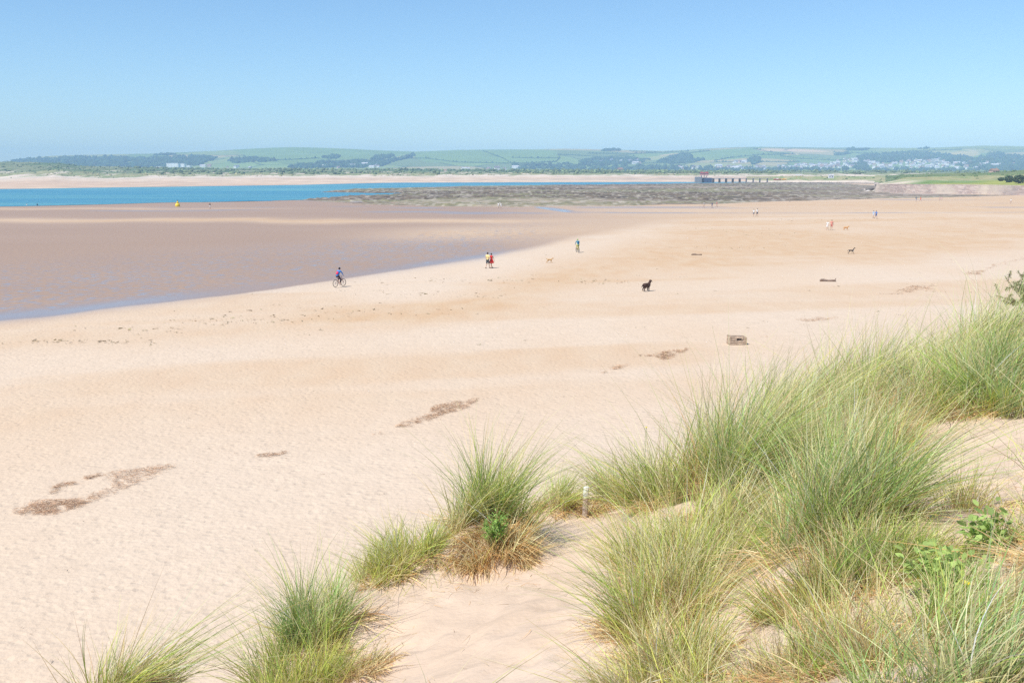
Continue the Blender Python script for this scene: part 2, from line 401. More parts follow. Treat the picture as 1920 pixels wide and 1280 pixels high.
hgt = .10 + (strat - .42) * 1.1 + (fine - .45) * 1.5 * (1 - .6 * sandy) + .35 * sst(.65, .95, blk) * (1 - sandy)
sz = np.where(ins > 0, np.maximum(hgt, -.1) * sst(0, 1.2, np.minimum(low - jy, (jy - up) * .45)) + .02, -.45)
kh = fbm(sx * .015, sy * .05, 56, 4)[..., None]
rock = lerp(np.array([.072, .051, .034]), np.array([.165, .124, .082]), sst(.35, .65, fine)[..., None])
weed = np.array([.21, .195, .10]); sndc = np.array([.38, .30, .22])
colr = lerp(rock, weed, sst(.50, .66, kh) * .85)
colr = lerp(colr, sndc, (sandy * sst(.75, .35, fine))[..., None])
colr = lerp(colr, np.array([.42, .37, .30]), (sst(.62, .78, vnoise(sx * .7, sy * .35, 59)) * .55)[..., None])
Q = grid_quads(len(rows), len(cols)); V = np.stack([sx, sy, sz], -1).reshape(-1, 3)
Q = Q[V[Q][:, :, 2].max(1) > -.1]; used = np.unique(Q); remap = np.full(len(V), -1); remap[used] = np.arange(len(used))
me = np_mesh("rock_shelf", V[used], remap[Q], col=colr.reshape(-1, 3)[used])
rsm = mat_attr("rock_shelf", .8, .3, .25, .3)
tag(link("rock_shelf", me, rsm), kind="structure")

# ---- low land beyond the river: sand bank, dunes, scrub belt ------------
FX = [-1500, 0, 20, 60, 100, 180, 250, 300, 500, 960, 1300, 1480, 3400]
FOOT = [335, 334, 333.2, 330.5, 330, 333.5, 333, 331.5, 330, 329, 328.5, 328, 328]
TX = [-1500, -300, 0, 60, 110, 150, 250, 400, 600, 900, 1300, 1920, 3400]
TOP = [300, 303, 305.5, 306, 306, 311.5, 315, 316.5, 317.5, 319, 321, 321.5, 321.5]
cols = np.arange(-1500, 3400, 3.2); rows = np.concatenate([np.linspace(620, 1200, 60), np.linspace(1206, 2000, 130), np.linspace(2020, 4300, 60)])
PX, D = np.meshgrid(cols, rows); lx = azk(PX) * D; ly = D
def land_shape(PX, D):
    lx = azk(PX) * D
    foot = np.interp(PX, FX, FOOT) + (fbm(PX * .03, PX * 0, 71, 3) - .5) * 2.2; top = np.interp(PX, TX, TOP)
    D1, D2 = 1230.0, 1800.0
    zf = HC - (foot - HOR) / F * D1; zt = HC - (top - HOR) / F * D2 * 1.0
    sh = np.interp(PX, [-1500,-900,0,300,560,740,1300,1500,3400], [470, 500, 600, 690, 800, 965, 1040, 1060, 1060])
    s1 = np.clip((D - sh) / (D1 - sh), 0, 1)
    z = zf * s1 ** 1.3
    s2 = np.clip((D - D1) / (D2 - D1), 0, 1)
    z = np.where(D > D1, zf + (zt - zf) * s2 ** .8, z)
    z = np.where(D > D2, zt + (D - D2) * 0.0004, z)
    bumps = (fbm(lx * .016, D * .010, 72, 5) - .5)
    amp = np.interp(PX, [-1500, 150, 300, 900, 1500], [9, 8, 4.0, 2.0, 1.2])
    z = z + bumps * amp * sst(D1 - 20, D1 + 120, D)
    z = z + (fbm(lx * .05, D * .03, 73, 3) - .5) * 2.2 * sst(D1 - 10, D1 + 30, D) * sst(D1 + 400, D1 + 100, D)
    z = np.where(D < sh, -1.0, z)
    # fade to valley floor before the hills
    fl = sst(2000, 2600, D); z = z * (1 - fl) + fl * np.minimum(z, 6.0)
    return z, s1, s2, foot
lz, s1, s2, foot = land_shape(PX, D)
pxs, pys = project(lx, ly, lz)
na = fbm(lx * .02, ly * .008, 74, 5); nb = fbm(lx * .06, ly * .02, 75, 4)
sandA = lerp(np.array([.60, .47, .34]), np.array([.52, .38, .27]), sst(.35, .6, fbm(lx * .002, ly * .02, 76))[..., None])
sandA = lerp(sandA, np.array([.60, .50, .39]), sst(.6, 1.0, s1)[..., None])
wetb = sst(.10, .0, s1 + (nb - .5) * .08)
sandA = lerp(sandA, np.array([.33, .26, .20]), wetb[..., None] * .6)
gry = np.exp(-((pys - (337.5 + (PX - 400) * -.002)) / 1.2) ** 2) * sst(.45, .6, fbm(lx * .003, ly * .004, 79))
sandA = lerp(sandA, np.array([.36, .31, .25]), gry[..., None] * .6)
mar = lerp(np.array([.30, .29, .14]), np.array([.22, .25, .11]), sst(.4, .6, nb)[..., None])
scr = lerp(np.array([.10, .15, .06]), np.array([.20, .22, .11]), sst(.4, .6, na)[..., None])
veg = lerp(mar, scr, sst(.10, .35, s2 + (na - .5) * .5)[..., None])
vm = sst(1225, 1255, ly + (nb - .5) * 230)
blow = sst(.62, .70, nb) * sst(.8, .2, s2)
vm = vm * (1 - blow * .8)
cl = lerp(sandA, veg, vm[..., None])
V = np.stack([lx, ly, lz], -1).reshape(-1, 3)
me = np_mesh("far_land", V, grid_quads(len(rows), len(cols)), col=cl.reshape(-1, 3))
tag(link("sand_bank_and_dunes", me, mat_attr("far_dunes", .95, .1, .2, .05)), kind="structure")
_fl = bpy.data.objects["sand_bank_and_dunes"]; _fl.name = "far_dunes"

# ---- hills ------------------------------------------------------------
SKX = [-1600, -800, -200, 0, 20, 60, 100, 200, 300, 350, 410, 470, 540, 600, 650, 720, 780, 860, 920, 1000, 1060, 1150, 1240, 1290, 1330, 1380, 1420, 1500, 1560, 1640, 1700, 1750, 1800, 1840, 1880, 1920, 2100, 2600, 3600]
SKY = [318, 318, 312, 306, 303, 297, 293.5, 291, 289, 286.5, 284, 280.5, 277.5, 279, 281, 284.5, 286, 282.5, 282, 281.5, 280.5, 282, 284.5, 282.5, 280, 278, 277, 278, 278.5, 279, 279.2, 278.5, 276.5, 275, 275.6, 276.5, 274, 280, 290]
HD0, HD1, HD2 = 3000.0, 5000.0, 6300.0
def ridge(PX): return HC + (HOR - np.interp(PX, SKX, SKY)) / F * HD1
def hill_z(PX, D):
    X = azk(PX) * D
    zr = ridge(PX); s = np.clip((D - HD0) / (HD1 - HD0), 0, 1)
    prof = .30 * s + .70 * s * s * (3 - 2 * s)
    z = 5.0 + (zr - 5.0) * prof
    rel = np.clip((zr - 10) / 80, 0, 1) * np.sin(np.pi * s) ** 1.0
    z = z + (fbm(X * .0014, D * .0016, 81, 4) - .5) * 46 * rel
    z = np.where(D > HD1, zr - (D - HD1) * .02, z)
    z = np.where(D < HD0, 4.0, z)
    return z
cols = np.arange(-1600, 3600, 3.4); rows = np.concatenate([np.linspace(2900, HD1, 230), np.linspace(HD1 + 40, HD2, 12)])
PX, D = np.meshgrid(cols, rows); hx = azk(PX) * D; hy = D; hz = hill_z(PX, D)
hpx, hpy = project(hx, hy, hz)
# fields: jittered cells, stretched along the slope
def cells(x, y, s=0):
    ix = np.floor(x); iy = np.floor(y); best = np.full(x.shape, 9.); sec = np.full(x.shape, 9.); idv = np.zeros(x.shape)
    for a in (-1, 0, 1):
        for b_ in (-1, 0, 1):
            cxx = (ix + a).astype(np.int64); cyy = (iy + b_).astype(np.int64)
            dx = cxx + _h(cxx, cyy, s) - x; dy = cyy + _h(cxx, cyy, s + 1) - y
            dd = np.maximum(np.abs(dx), np.abs(dy)) + .3 * np.minimum(np.abs(dx), np.abs(dy))
            sec = np.where(dd < best, best, np.minimum(sec, dd)); m = dd < best
            idv = np.where(m, _h(cxx, cyy, s + 2), idv); best = np.minimum(best, dd)
    return idv, sec - best
wx = hx + (fbm(hx * .002, hy * .002, 82) - .5) * 200; wy = hy + (fbm(hx * .002, hy * .002, 83) - .5) * 260
cid, ced = cells(wx / 300, wy / 330, 90)
pal = np.array([[.115, .215, .075], [.14, .25, .085], [.165, .26, .10], [.13, .235, .09], [.20, .27, .115], [.26, .28, .14], [.12, .20, .085]])
fc = pal[(cid * 6.99).astype(int)]
big = inpoly(hpx, hpy, [(430,278),(560,276),(780,285),(740,296),(600,300),(470,297)]) | inpoly(hpx, hpy, [(770,292),(790,284),(930,280),(1045,284),(1045,305),(800,305)]) | inpoly(hpx, hpy, [(1300,284),(1420,276),(1470,283),(1440,292),(1360,300),(1320,292)])
fc = np.where(big[..., None], np.array([.125, .235, .085]), fc)
def paint(poly, c, k=1.0):
    global fc
    m = inpoly(hpx + (fbm(hx * .01, hy * .01, 84) - .5) * 6, hpy, poly)[..., None]
    fc = np.where(m, lerp(fc, np.array(c), k), fc)
paint([(1412,278.5),(1500,280),(1560,284),(1540,285),(1470,284.5),(1430,284)], (.46, .40, .26), .8)
paint([(1466,288),(1492,286.5),(1500,290.5),(1472,291)], (.40, .40, .20), .8)
paint([(1236,291),(1275,287),(1262,290),(1240,293)], (.48, .38, .26), .8)
paint([(1190,298),(1270,288),(1250,296),(1215,302)], (.24, .30, .13), .8)
paint([(1775,288),(1800,283.5),(1830,284.5),(1838,290),(1822,294),(1790,291)], (.34, .35, .18), .8)
paint([(1780,297),(1805,297),(1798,302),(1782,301)], (.33, .34, .18), .8)
paint([(1810,280),(1838,284),(1822,284)], (.42, .40, .26), .8)
paint([(1870,288),(1920,285),(1960,290),(1915,294)], (.30, .31, .18), .7)
paint([(390,313),(432,300),(455,303),(520,305),(560,313)], (.15, .27, .10))
paint([(1020,279),(1130,281.5),(1130,283),(1020,281)], (.30, .33, .18), .6)
hedge = sst(.050, .020, ced)
fc = lerp(fc, np.array([.045, .085, .04]), (hedge * (1 - big) * .8)[..., None])
lowv = sst(3300, 3050, hy)
fc = lerp(fc, np.array([.12, .19, .08]), lowv[..., None] * .6)
me = np_mesh("hills", np.stack([hx, hy, hz], -1).reshape(-1, 3), grid_quads(len(rows), len(cols)), col=fc.reshape(-1, 3))
tag(link("hills", me, mat_attr("hill_fields", .95, .1, .10, .01, gain=(1.45, 1.12, 1.0))), kind="structure")

_ds = np.concatenate([np.linspace(2950, 5000, 400)])
def hill_at(px, py):
    z = hill_z(np.full_like(_ds, px), _ds); x = azk(px) * _ds
    _, yy = project(x, _ds, z)
    k = np.argmax(yy <= py)
    if yy[k] > py: return None
    return (float(x[k]), float(_ds[k]), float(z[k]))
# ---- right-hand coast land behind the sea wall -------------------------
TPX = [1400, 1440, 1560, 1640, 1700, 1760, 1850, 1880, 1900, 1920, 2100, 3400]
TPY = [331, 330.5, 330.5, 330, 327, 325.5, 324, 322.5, 320.5, 318.5, 310, 300]
def coast_start(px): return np.interp(px, [1400, 1560, 1641, 1641.01, 1700, 1790, 1850, 1920, 2400, 3400], [1015, 950, 900, 506, 504, 490, 478, 450, 330, 240])
def coast_z(px, D):
    ds = coast_start(px); dt = np.interp(px, [1400, 1640, 1660, 1920, 3400], [1060, 1000, 790, 720, 560])
    z0 = np.interp(px, [1400, 1641, 1641.01, 3400], [.1, .4, 4.25, 4.6]); zt = HC - (np.where(np.asarray(px) > 1641, np.interp(px, [1641, 1668, 1700] + TPX[5:], [336.4, 333, 327] + TPY[5:]), np.interp(px, TPX, TPY)) - HOR) / F * dt
    s = np.clip((D - ds) / (dt - ds), 0, 1)
    z = z0 + (zt - z0) * (s * .55 + .45 * s * s)
    px_ = np.asarray(px, float)
    zl = .4 + 5.8 * np.clip((D - 900) / 100, 0, 1) ** 1.2; wlo = sst(1700, 1645, px_) * sst(515, 760, D) * (px_ > 1641)
    z = z * (1 - wlo) + np.maximum(1.0, zl) * wlo
    X = azk(px) * D
    z = z + (1 - wlo) * (fbm(X * .03, D * .02, 101, 4) - .5) * 2.6 * sst(0, .25, s) * sst(1.6, 1.0, (D - ds) / (dt - ds))
    z = np.where((D > dt) & (wlo < .02), zt - (D - dt) * .012, z)
    return np.where(D < ds, -1.0, np.maximum(z, -1.0)), s
cols = np.arange(1400, 3400, 2.0); rows = np.concatenate([np.linspace(235, 440, 60), np.linspace(443, 1080, 230), np.linspace(1085, 1500, 30)])
PX, D = np.meshgrid(cols, rows); kx = azk(PX) * D; kz, ks = coast_z(PX, D)
kpx, kpy = project(kx, D, kz); na = fbm(kx * .03, D * .012, 104, 4); nb = fbm(kx * .12, D * .06, 105, 4)
lime = lerp(np.array([.30, .31, .075]), np.array([.16, .24, .07]), sst(.35, .6, na)[..., None])
tang = lerp(np.array([.33, .30, .15]), np.array([.24, .27, .11]), sst(.4, .62, nb)[..., None])
dkg = np.array([.10, .15, .055])
sandc = np.array([.60, .49, .38])
cc = lerp(lime, tang, sst(.30, .42, ks + (na - .5) * .2)[..., None])
cc = lerp(cc, dkg, (sst(.70, .95, ks + (na - .5) * .3) * .8 * (kpx > 1660))[..., None])
sm = np.exp(-((ks - .30 - (na - .5) * .2) / .075) ** 2) * sst(1840, 1790, kpx) * sst(.38, .52, nb)
sm = np.maximum(sm, sst(1745, 1690, kpx + (ks - .2) * -200) * sst(.30, .22, ks))
sm = np.where(kpx < 1650, sst(.42, .30, ks + (nb - .5) * .3), sm)
cc = lerp(cc, sandc, np.clip(sm, 0, 1)[..., None])
Q = grid_quads(len(rows), len(cols)); V = np.stack([kx, D, kz], -1).reshape(-1, 3)
qp = PX.ravel()[Q]; Q = Q[(V[Q][:, :, 2].min(1) > -.9) & ~((qp.min(1) < 1641) & (qp.max(1) > 1641) & (D.ravel()[Q].min(1) < 905))]; used = np.unique(Q); remap = np.full(len(V), -1); remap[used] = np.arange(len(used))
me = np_mesh("coast_grassland", V[used], remap[Q], col=cc.reshape(-1, 3)[used])
tag(link("coast_grassland", me, mat_attr("coast_grass", .95, .1, .2, .15)), kind="structure")

# ---- sea wall -----------------------------------------------------------
wpx = [1642, 1642, 1642, 1700, 1790, 1850, 1920, 2100, 2400, 3000]
wd = [905, 700] + [float(coast_start(p)) for p in wpx[2:]]
base = [Vector((azk(p) * d, d - (2.2 if i > 1 else 0), 0)) for i, (p, d) in enumerate(zip(wpx, wd))]
dense = []
for a_, b_ in zip(base[:-1], base[1:]):
    k = max(2, int((b_ - a_).length / 1.2))
    for i in range(k): dense.append(a_.lerp(b_, i / k))
dense.append(base[-1])
nz_ = 9; V = []
rr = np.random.default_rng(5)
for i, p in enumerate(dense):
    tg = (dense[min(i + 1, len(dense) - 1)] - dense[max(i - 1, 0)]).normalized(); nn = Vector((tg.y, -tg.x, 0))     # outward, towards the beach
    hw = float(np.clip(coast_z(np.array([1643.0]), np.array([p.y]))[0][0], .3, 4.25)) if p.y > 507 and i < 700 and abs(p.x / p.y * F / CT + CX - 1642) < 1.5 else 4.25
    for j in range(nz_):
        batter = .9 * (1 - j / (nz_ - 1)); q_ = p + nn * (batter + rr.normal(0, .06)); V.append((q_.x, q_.y, hw * j / (nz_ - 1) - .1))
    for off, zz in ((.08, hw + .17), (-1.4, hw + .17), (-1.4, 2.0)): q_ = p + nn * off; V.append((q_.x, q_.y, zz))
nc_ = nz_ + 3
me = np_mesh("sea_wall", V, grid_quads(len(dense), nc_)[:, ::-1])
sm_ = bpy.data.materials.new("stone_wall"); sm_.use_nodes = True; t = sm_.node_tree; b = t.nodes["Principled BSDF"]
tc = N("ShaderNodeTexCoord"); mp = N("ShaderNodeMapping"); mp.inputs["Scale"].default_value = (1.1, .2, 1.7); L(tc.outputs["Object"], mp.inputs[0])
vo = N("ShaderNodeTexVoronoi"); L(mp.outputs[0], vo.inputs["Vector"]); vo.inputs["Scale"].default_value = 1.0
sepc = N("ShaderNodeSeparateColor"); L(vo.outputs["Color"], sepc.inputs[0])
c = mixc(sepc.outputs[0], (.33, .24, .20), (.50, .40, .34)); c = mixc(ramp(sepc.outputs[1], .7, .9), c, (.30, .24, .21))
c = mixc(ramp(noise(.07, 4), .45, .6), c, (.50, .42, .33))
c = mixc(ramp(noise(.35, 5), .55, .8, 0, .6), c, (.27, .23, .19))
L(c, b.inputs["Base Color"]); b.inputs["Roughness"].default_value = .95
tag(link("sea_wall", me, sm_, smooth=False), "long stone sea wall below the green bank on the right", "sea wall")

# ---- lumps: crowns of trees and scrub -----------------------------------
def ico(sub):
    bm = bmesh.new(); bmesh.ops.create_icosphere(bm, subdivisions=sub, radius=1.0)
    V = np.array([v.co[:] for v in bm.verts]); T = np.array([[v.index for v in f.verts] for f in bm.faces]); bm.free(); return V, T
ICO1, ICO2 = ico(1), ico(2)
def lumps(name, P_, R_, Cl, mt, base=ICO1, squash=.75, jitter=.25, label=None, seed=1, kind="stuff", cat=None, group=None):
    rg = np.random.default_rng(seed); P_ = np.asarray(P_, float); n = len(P_); bv, bt = base
    R_ = np.broadcast_to(np.asarray(R_, float), (n,))
    j = 1 + rg.normal(0, jitter, (n, len(bv), 1)); sc = np.stack([1 + rg.normal(0, .15, n), 1 + rg.normal(0, .15, n), squash * (1 + rg.normal(0, .15, n))], 1)
    V = bv[None] * j * sc[:, None] * R_[:, None, None] + P_[:, None]
    T = bt[None] + (np.arange(n) * len(bv))[:, None, None]
    col = np.repeat(np.asarray(Cl, float), len(bv), 0) * (1 + .18 * rg.normal(0, 1, (n * len(bv), 1)))
    me = np_mesh(name, V.reshape(-1, 3), T.reshape(-1, 3), col=np.clip(col, .01, 1))
    return tag(link(name, me, mt, smooth=False), label, cat, group, kind)
leafm = mat_attr("foliage", .9, .15, .3, .4)
def in_polys(poly, n, seed):
    rg = np.random.default_rng(seed); xs = [p[0] for p in poly]; ys = [p[1] for p in poly]; o = []
    while len(o) < n:
        x = rg.uniform(min(xs), max(xs)); y = rg.uniform(min(ys), max(ys))
        if inpoly(np.array([x]), np.array([y]), poly)[0]: o.append((x, y))
    return o
WOODS = [([(14,303),(40,300),(100,295.5),(200,294.5),(260,296.5),(300,296),(330,293.5),(400,294),(414,296),(392,303),(370,311),(300,314),(0,314)], 1500, 1),
         ([(288,290.5),(330,289),(332,291),(290,292)], 40, 2),
         ([(432,302),(440,298),(500,297),(520,302),(480,305),(440,306)], 160, 3),
         ([(536,316),(560,309),(590,308),(600,303.5),(650,304),(680,300),(690,303),(720,304),(716,309),(680,315)], 420, 4),
         ([(603,295.5),(625,292),(640,295),(628,298.5),(606,297)], 50, 5),
         ([(696,300),(705,294),(738,291.5),(736,295),(712,300)], 110, 6),
         ([(700,312),(712,305),(752,299),(775,289.5),(778,292),(765,297),(735,304),(716,312)], 170, 7),
         ([(1130,283.5),(1137,281),(1162,279.5),(1163,283)], 60, 8),
         ([(1088,303),(1100,299),(1120,297),(1170,299),(1220,299),(1200,306),(1130,309),(1090,306)], 260, 9),
         ([(1232,304),(1250,297),(1275,290),(1290,289),(1300,297),(1320,300),(1300,305),(1260,308)], 280, 10),
         ([(1402,300),(1406,297),(1424,295),(1424,306),(1412,309)], 70, 11),
         ([(1563,290),(1590,287.5),(1592,290),(1565,291.5)], 30, 12),
         ([(1600,300),(1612,293),(1640,288),(1700,286.5),(1760,288),(1790,293),(1830,297),(1840,292),(1868,288),(1900,292),(2000,291),(2200,290),(2200,320),(1860,320),(1800,312),(1760,302),(1700,303),(1650,306),(1610,305)], 2300, 13),
         ([(1584,280.5),(1625,279.6),(1620,283),(1590,282.5)], 40, 14),
         ([(960,309),(1060,306),(1100,309),(1230,312),(1340,315),(1340,321),(960,321)], 330, 15),
         ([(1340,316),(1480,317),(1640,317),(1920,319),(1920,322),(1340,321)], 200, 16),
         ([(1718,279.5),(1736,277.7),(1736,279.6)], 14, 17),
         ([(1590,310),(1630,308),(1622,316),(1595,316)], 60, 18),
         ([(-700,312),(14,304),(14,316),(-700,318)], 500, 19)]
wp, wr, wc = [], [], []
rg = np.random.default_rng(3)
for poly, n_, sd_ in WOODS:
    for x, y in in_polys(poly, n_, 100 + sd_):
        h = hill_at(x, y)
        if h is None: continue
        r = rg.uniform(6.5, 11); wp.append((h[0], h[1], h[2] + r * .15)); wr.append(r)
        wc.append(np.array([.040, .075, .035]) * rg.uniform(.7, 1.35) + rg.uniform(0, .014, 3))
lumps("hillside_woods", wp, wr, wc, leafm, squash=.8, label="dark woods covering the far hillside", seed=4)
# hedgerows seen as separate lines
HED = [[(760,297),(800,297.5),(860,305),(960,307),(1042,304)], [(905,283),(945,298),(960,307)], [(1046,290),(1050,296),(1042,304)], [(1045,290),(1100,293),(1170,296),(1190,293)],
       [(1338,302),(1370,296),(1420,291),(1490,289.5)], [(1410,279),(1450,287),(1490,290)], [(1330,305),(1400,304),(1500,304)], [(1240,300),(1270,290),(1330,283)],
       [(1462,293),(1500,298),(1560,301),(1600,300)], [(1560,286),(1650,289),(1700,284),(1800,281)], [(1180,284),(1240,287),(1290,284)], [(480,302),(540,300),(600,297)],
       [(1100,288),(1180,289),(1260,285)], [(960,296),(1000,297),(1046,297)], [(1060,312),(1130,309),(1240,306)]]
HLAB = ["hedge climbing from the end of the tree belt across the big middle field", "hedge dropping from the ridge between the two big middle fields", "short steep hedge at the right end of the middle fields",
        "hedge running level across the small fields right of the middle", "curved hedge under the smooth hill above the jetty", "hedge falling from the ridge by the pale field", "straight low hedge below the smooth hill above the jetty",
        "hedge on the left shoulder of the smooth hill", "long hedge above the hillside estate", "hedge below the ridge above the hillside town", "hedge on the low ridge left of the smooth hill", "faint hedge on the left hill above the sloping field",
        "hedge under the ridge copse", "hedge along the foot of the widest green field", "lowest hedge in the wooded valley"]
for i, hl in enumerate(HED):
    pts = []
    for (x0, y0), (x1, y1) in zip(hl[:-1], hl[1:]):
        k = max(2, int(abs(x1 - x0) / 1.6 + abs(y1 - y0)))
        pts += [(x0 + (x1 - x0) * j / k, y0 + (y1 - y0) * j / k) for j in range(k)]
    pts.append(hl[-1]); V = []; n_ = 0
    hp = [hill_at(x, y) for x, y in pts]; hp = [h for h in hp if h]
    hp = np.array(hp); 
    for k_ in range(2): hp[1:-1] = (hp[:-2] + hp[1:-1] * 2 + hp[2:]) / 4
    hp[:, 2] = hill_z(hp[:, 0] / hp[:, 1] / CT * F + CX, hp[:, 1])
    for h in hp:
        w_ = rg.uniform(1.6, 3.2); t_ = rg.choice([2.4, 4.0, 8.0], p=[.6, .28, .12]) * rg.uniform(.8, 1.2)
        for oy, oz in ((-w_, -1.5), (-w_ * .8, t_ * .7), (0, t_), (w_ * .8, t_ * .7), (w_, -1.5)): V.append((h[0] + rg.normal(0, .6), h[1] + oy, h[2] + oz))
    if len(hp) < 2: continue
    me = np_mesh("hedgerow", V, grid_quads(len(hp), 5), col=np.array([.05, .09, .04]) * rg.uniform(.7, 1.4, (len(V), 1)))
    tag(link("hedgerow", me, leafm, smooth=False), HLAB[i], "hedge", "hedgerows on the far hills")
# scrub belt on the low land
sp_, sr_, sc_ = [], [], []
for k in range(5200):
    px = rg.uniform(-900, 1420) if k < 4300 else rg.uniform(1420, 2300)
    d = rg.triangular(1270, 1500, 2250)
    if fbm(azk(px) * d * .006, d * .006, 130, 3) < .47 and rg.random() < .8: continue
    z, _, _, _ = land_shape(np.array([float(px)]), np.array([d]))
    r = rg.uniform(1.0, 3.4) * (1.0 if px > 250 else .6)
    sp_.append((azk(px) * d, d, float(z[0]) + r * .3)); sr_.append(r)
    sc_.append(np.array([.115, .155, .075]) * rg.uniform(.7, 1.6) + np.array([.03, .02, 0]) * rg.random())
lumps("dune_scrub", sp_, sr_, sc_, leafm, squash=.7, label="green scrub on the dunes across the river", seed=6)
# marram along the front of the far dunes
mp2, mr2, mc2 = [], [], []
for k in range(1500):
    px = rg.uniform(-900, 1420); d = rg.uniform(1222, 1400); 
    if fbm(azk(px) * d * .02, d * .02, 131, 3) < .46: continue
    z, _, _, _ = land_shape(np.array([float(px)]), np.array([d])); r = rg.uniform(.6, 1.7); mp2.append((azk(px) * d, d, float(z[0]) + .1)); mr2.append(r)
    mc2.append(np.array([.34, .31, .15]) * rg.uniform(.6, 1.15))
lumps("dune_front_grass", mp2, mr2, mc2, leafm, squash=.6, label="tan marram along the front of the dunes across the river", seed=8)
# scrub on the right bank
sp_, sr_, sc_ = [], [], []
for k in range(700):
    px = rg.uniform(1450, 2300); ds = float(coast_start(px)); d = rg.uniform(ds + 20, max(1000, ds + 90))
    z, s_ = coast_z(np.array([float(px)]), np.array([d]))
    if s_[0] < .5 or rg.random() > s_[0] ** 2 or (px < 1650 and rg.random() < .7): continue
    r = rg.uniform(.5, 1.6); sp_.append((azk(px) * d, d, float(z[0]) + .1)); sr_.append(r)
    sc_.append(np.array([.10, .145, .055]) * rg.uniform(.7, 1.4))
lumps("bank_scrub", sp_, sr_, sc_, leafm, squash=.6, label="low green scrub on the bank behind the sea wall", seed=7)
# dark shrubs at the right edge: each its own trunk and crown
barkm = mat("bark", (.16, .12, .085), .95, .1, bump=.3)
def cone_tube(bm, p0, p1, r0, r1, n=6):
    p0, p1 = Vector(p0), Vector(p1); ax = (p1 - p0).normalized()
    e1 = ax.orthogonal().normalized(); e2 = ax.cross(e1)
    a = [bm.verts.new(p0 + (e1 * math.cos(2 * math.pi * i / n) + e2 * math.sin(2 * math.pi * i / n)) * r0) for i in range(n)]
    b_ = [bm.verts.new(p1 + (e1 * math.cos(2 * math.pi * i / n) + e2 * math.sin(2 * math.pi * i / n)) * r1) for i in range(n)]
    for i in range(n): bm.faces.new((a[i], a[(i + 1) % n], b_[(i + 1) % n], b_[i]))
    bm.faces.new(a[::-1]); bm.faces.new(b_)
def obj(name, bm, mt, parent=None, smooth=True):
    me = bpy.data.meshes.new(name); bmesh.ops.recalc_face_normals(bm, faces=bm.faces[:]); bm.to_mesh(me); bm.free()
    return link(name, me, mt, parent, smooth)
SHR = [(1893, 520, 3.3, "dark rounded shrub at the left end of the shrubs on the bank"), (1912, 500, 4.3, "tallest dark green shrub at the right edge of the bank"),
       (1935, 490, 4.0, None), (1878, 540, 2.0, "small olive shrub low beside the dark shrubs on the bank"), (1965, 470, 4.5, None)]
for i, (px, d, h, lb) in enumerate(SHR):
    z = float(coast_z(np.array([float(px)]), np.array([float(d)]))[0][0])
    e = empty("shrub", (azk(px) * d, d, z)); tag(e, lb or "dark green shrub past the right edge of the bank", "shrub", "dark shrubs on the bank")
    bm = bmesh.new()
    for k in range(5): cone_tube(bm, (0, 0, -.3), (rg.uniform(-1, 1) * h * .35, rg.uniform(-1, 1) * h * .3, h * .55), .12, .04)
    obj("trunk", bm, barkm, e)
    n_ = 420; a_ = rg.normal(0, 1, (n_, 3)); a_ /= np.linalg.norm(a_, axis=1)[:, None]; a_ *= rg.uniform(.55, 1, (n_, 1)) ** .5
    pp = a_ * np.array([h * .68, h * .6, h * .48]) + np.array([0, 0, h * .52])
    cr = lumps("crown", pp, rg.uniform(.15, .38, n_), [np.array([.055, .085, .04]) * rg.uniform(.6, 1.5) for _ in range(n_)], leafm, jitter=.35, kind=None, seed=60 + i)
    cr.parent = e

# ================================================================== MARRAM GRASS
PAL = {'green': (.38, .50, .11), 'blue': (.34, .49, .17), 'lime': (.60, .64, .15), 'pale': (.80, .74, .38),
       'straw': (.82, .66, .36), 'rust': (.74, .46, .20), 'brown': (.42, .30, .18)}
grassm = mat_attr("marram_blade", .42, .30, .12, 3.0, trans=.36)
def blades(name, base, L_, d0, bend, width, colb, colt, parent=None, nseg=6, label=None, cat=None, group=None, kind=None, seed=1):
    rg = np.random.default_rng(seed); n = len(base)
    t = np.linspace(0, 1, nseg + 1)[None, :, None]
    hdir = bend                                   # (n,3) bend vector
    Pn = base[:, None] + L_[:, None, None] * (d0[:, None] * t + hdir[:, None] * t * t)
    side = np.cross(d0, rg.normal(0, 1, (n, 3))); side /= np.linalg.norm(side, axis=1)[:, None] + 1e-9
    wd = width[:, None, None] * np.clip(1 - t ** 1.8, .12, 1) * .5
    A_ = Pn - side[:, None] * wd; B_ = Pn + side[:, None] * wd
    V = np.stack([A_, B_], 2).reshape(-1, 3)
    i = (np.arange(n) * (nseg + 1) * 2)[:, None] + (np.arange(nseg) * 2)[None]
    i = i.ravel(); Q = np.stack([i, i + 1, i + 3, i + 2], 1)
    c = colb[:, None] + (colt - colb)[:, None] * np.clip(t * 2.2, 0, 1)
    c = np.repeat(c, 2, 1).reshape(-1, 3)
    me = np_mesh(name, V, Q, col=c)
    return tag(link(name, me, grassm, parent), label, cat, group, kind)
GR = np.random.default_rng(99)
def unit(v): return v / (np.linalg.norm(v, axis=1)[:, None] + 1e-9)
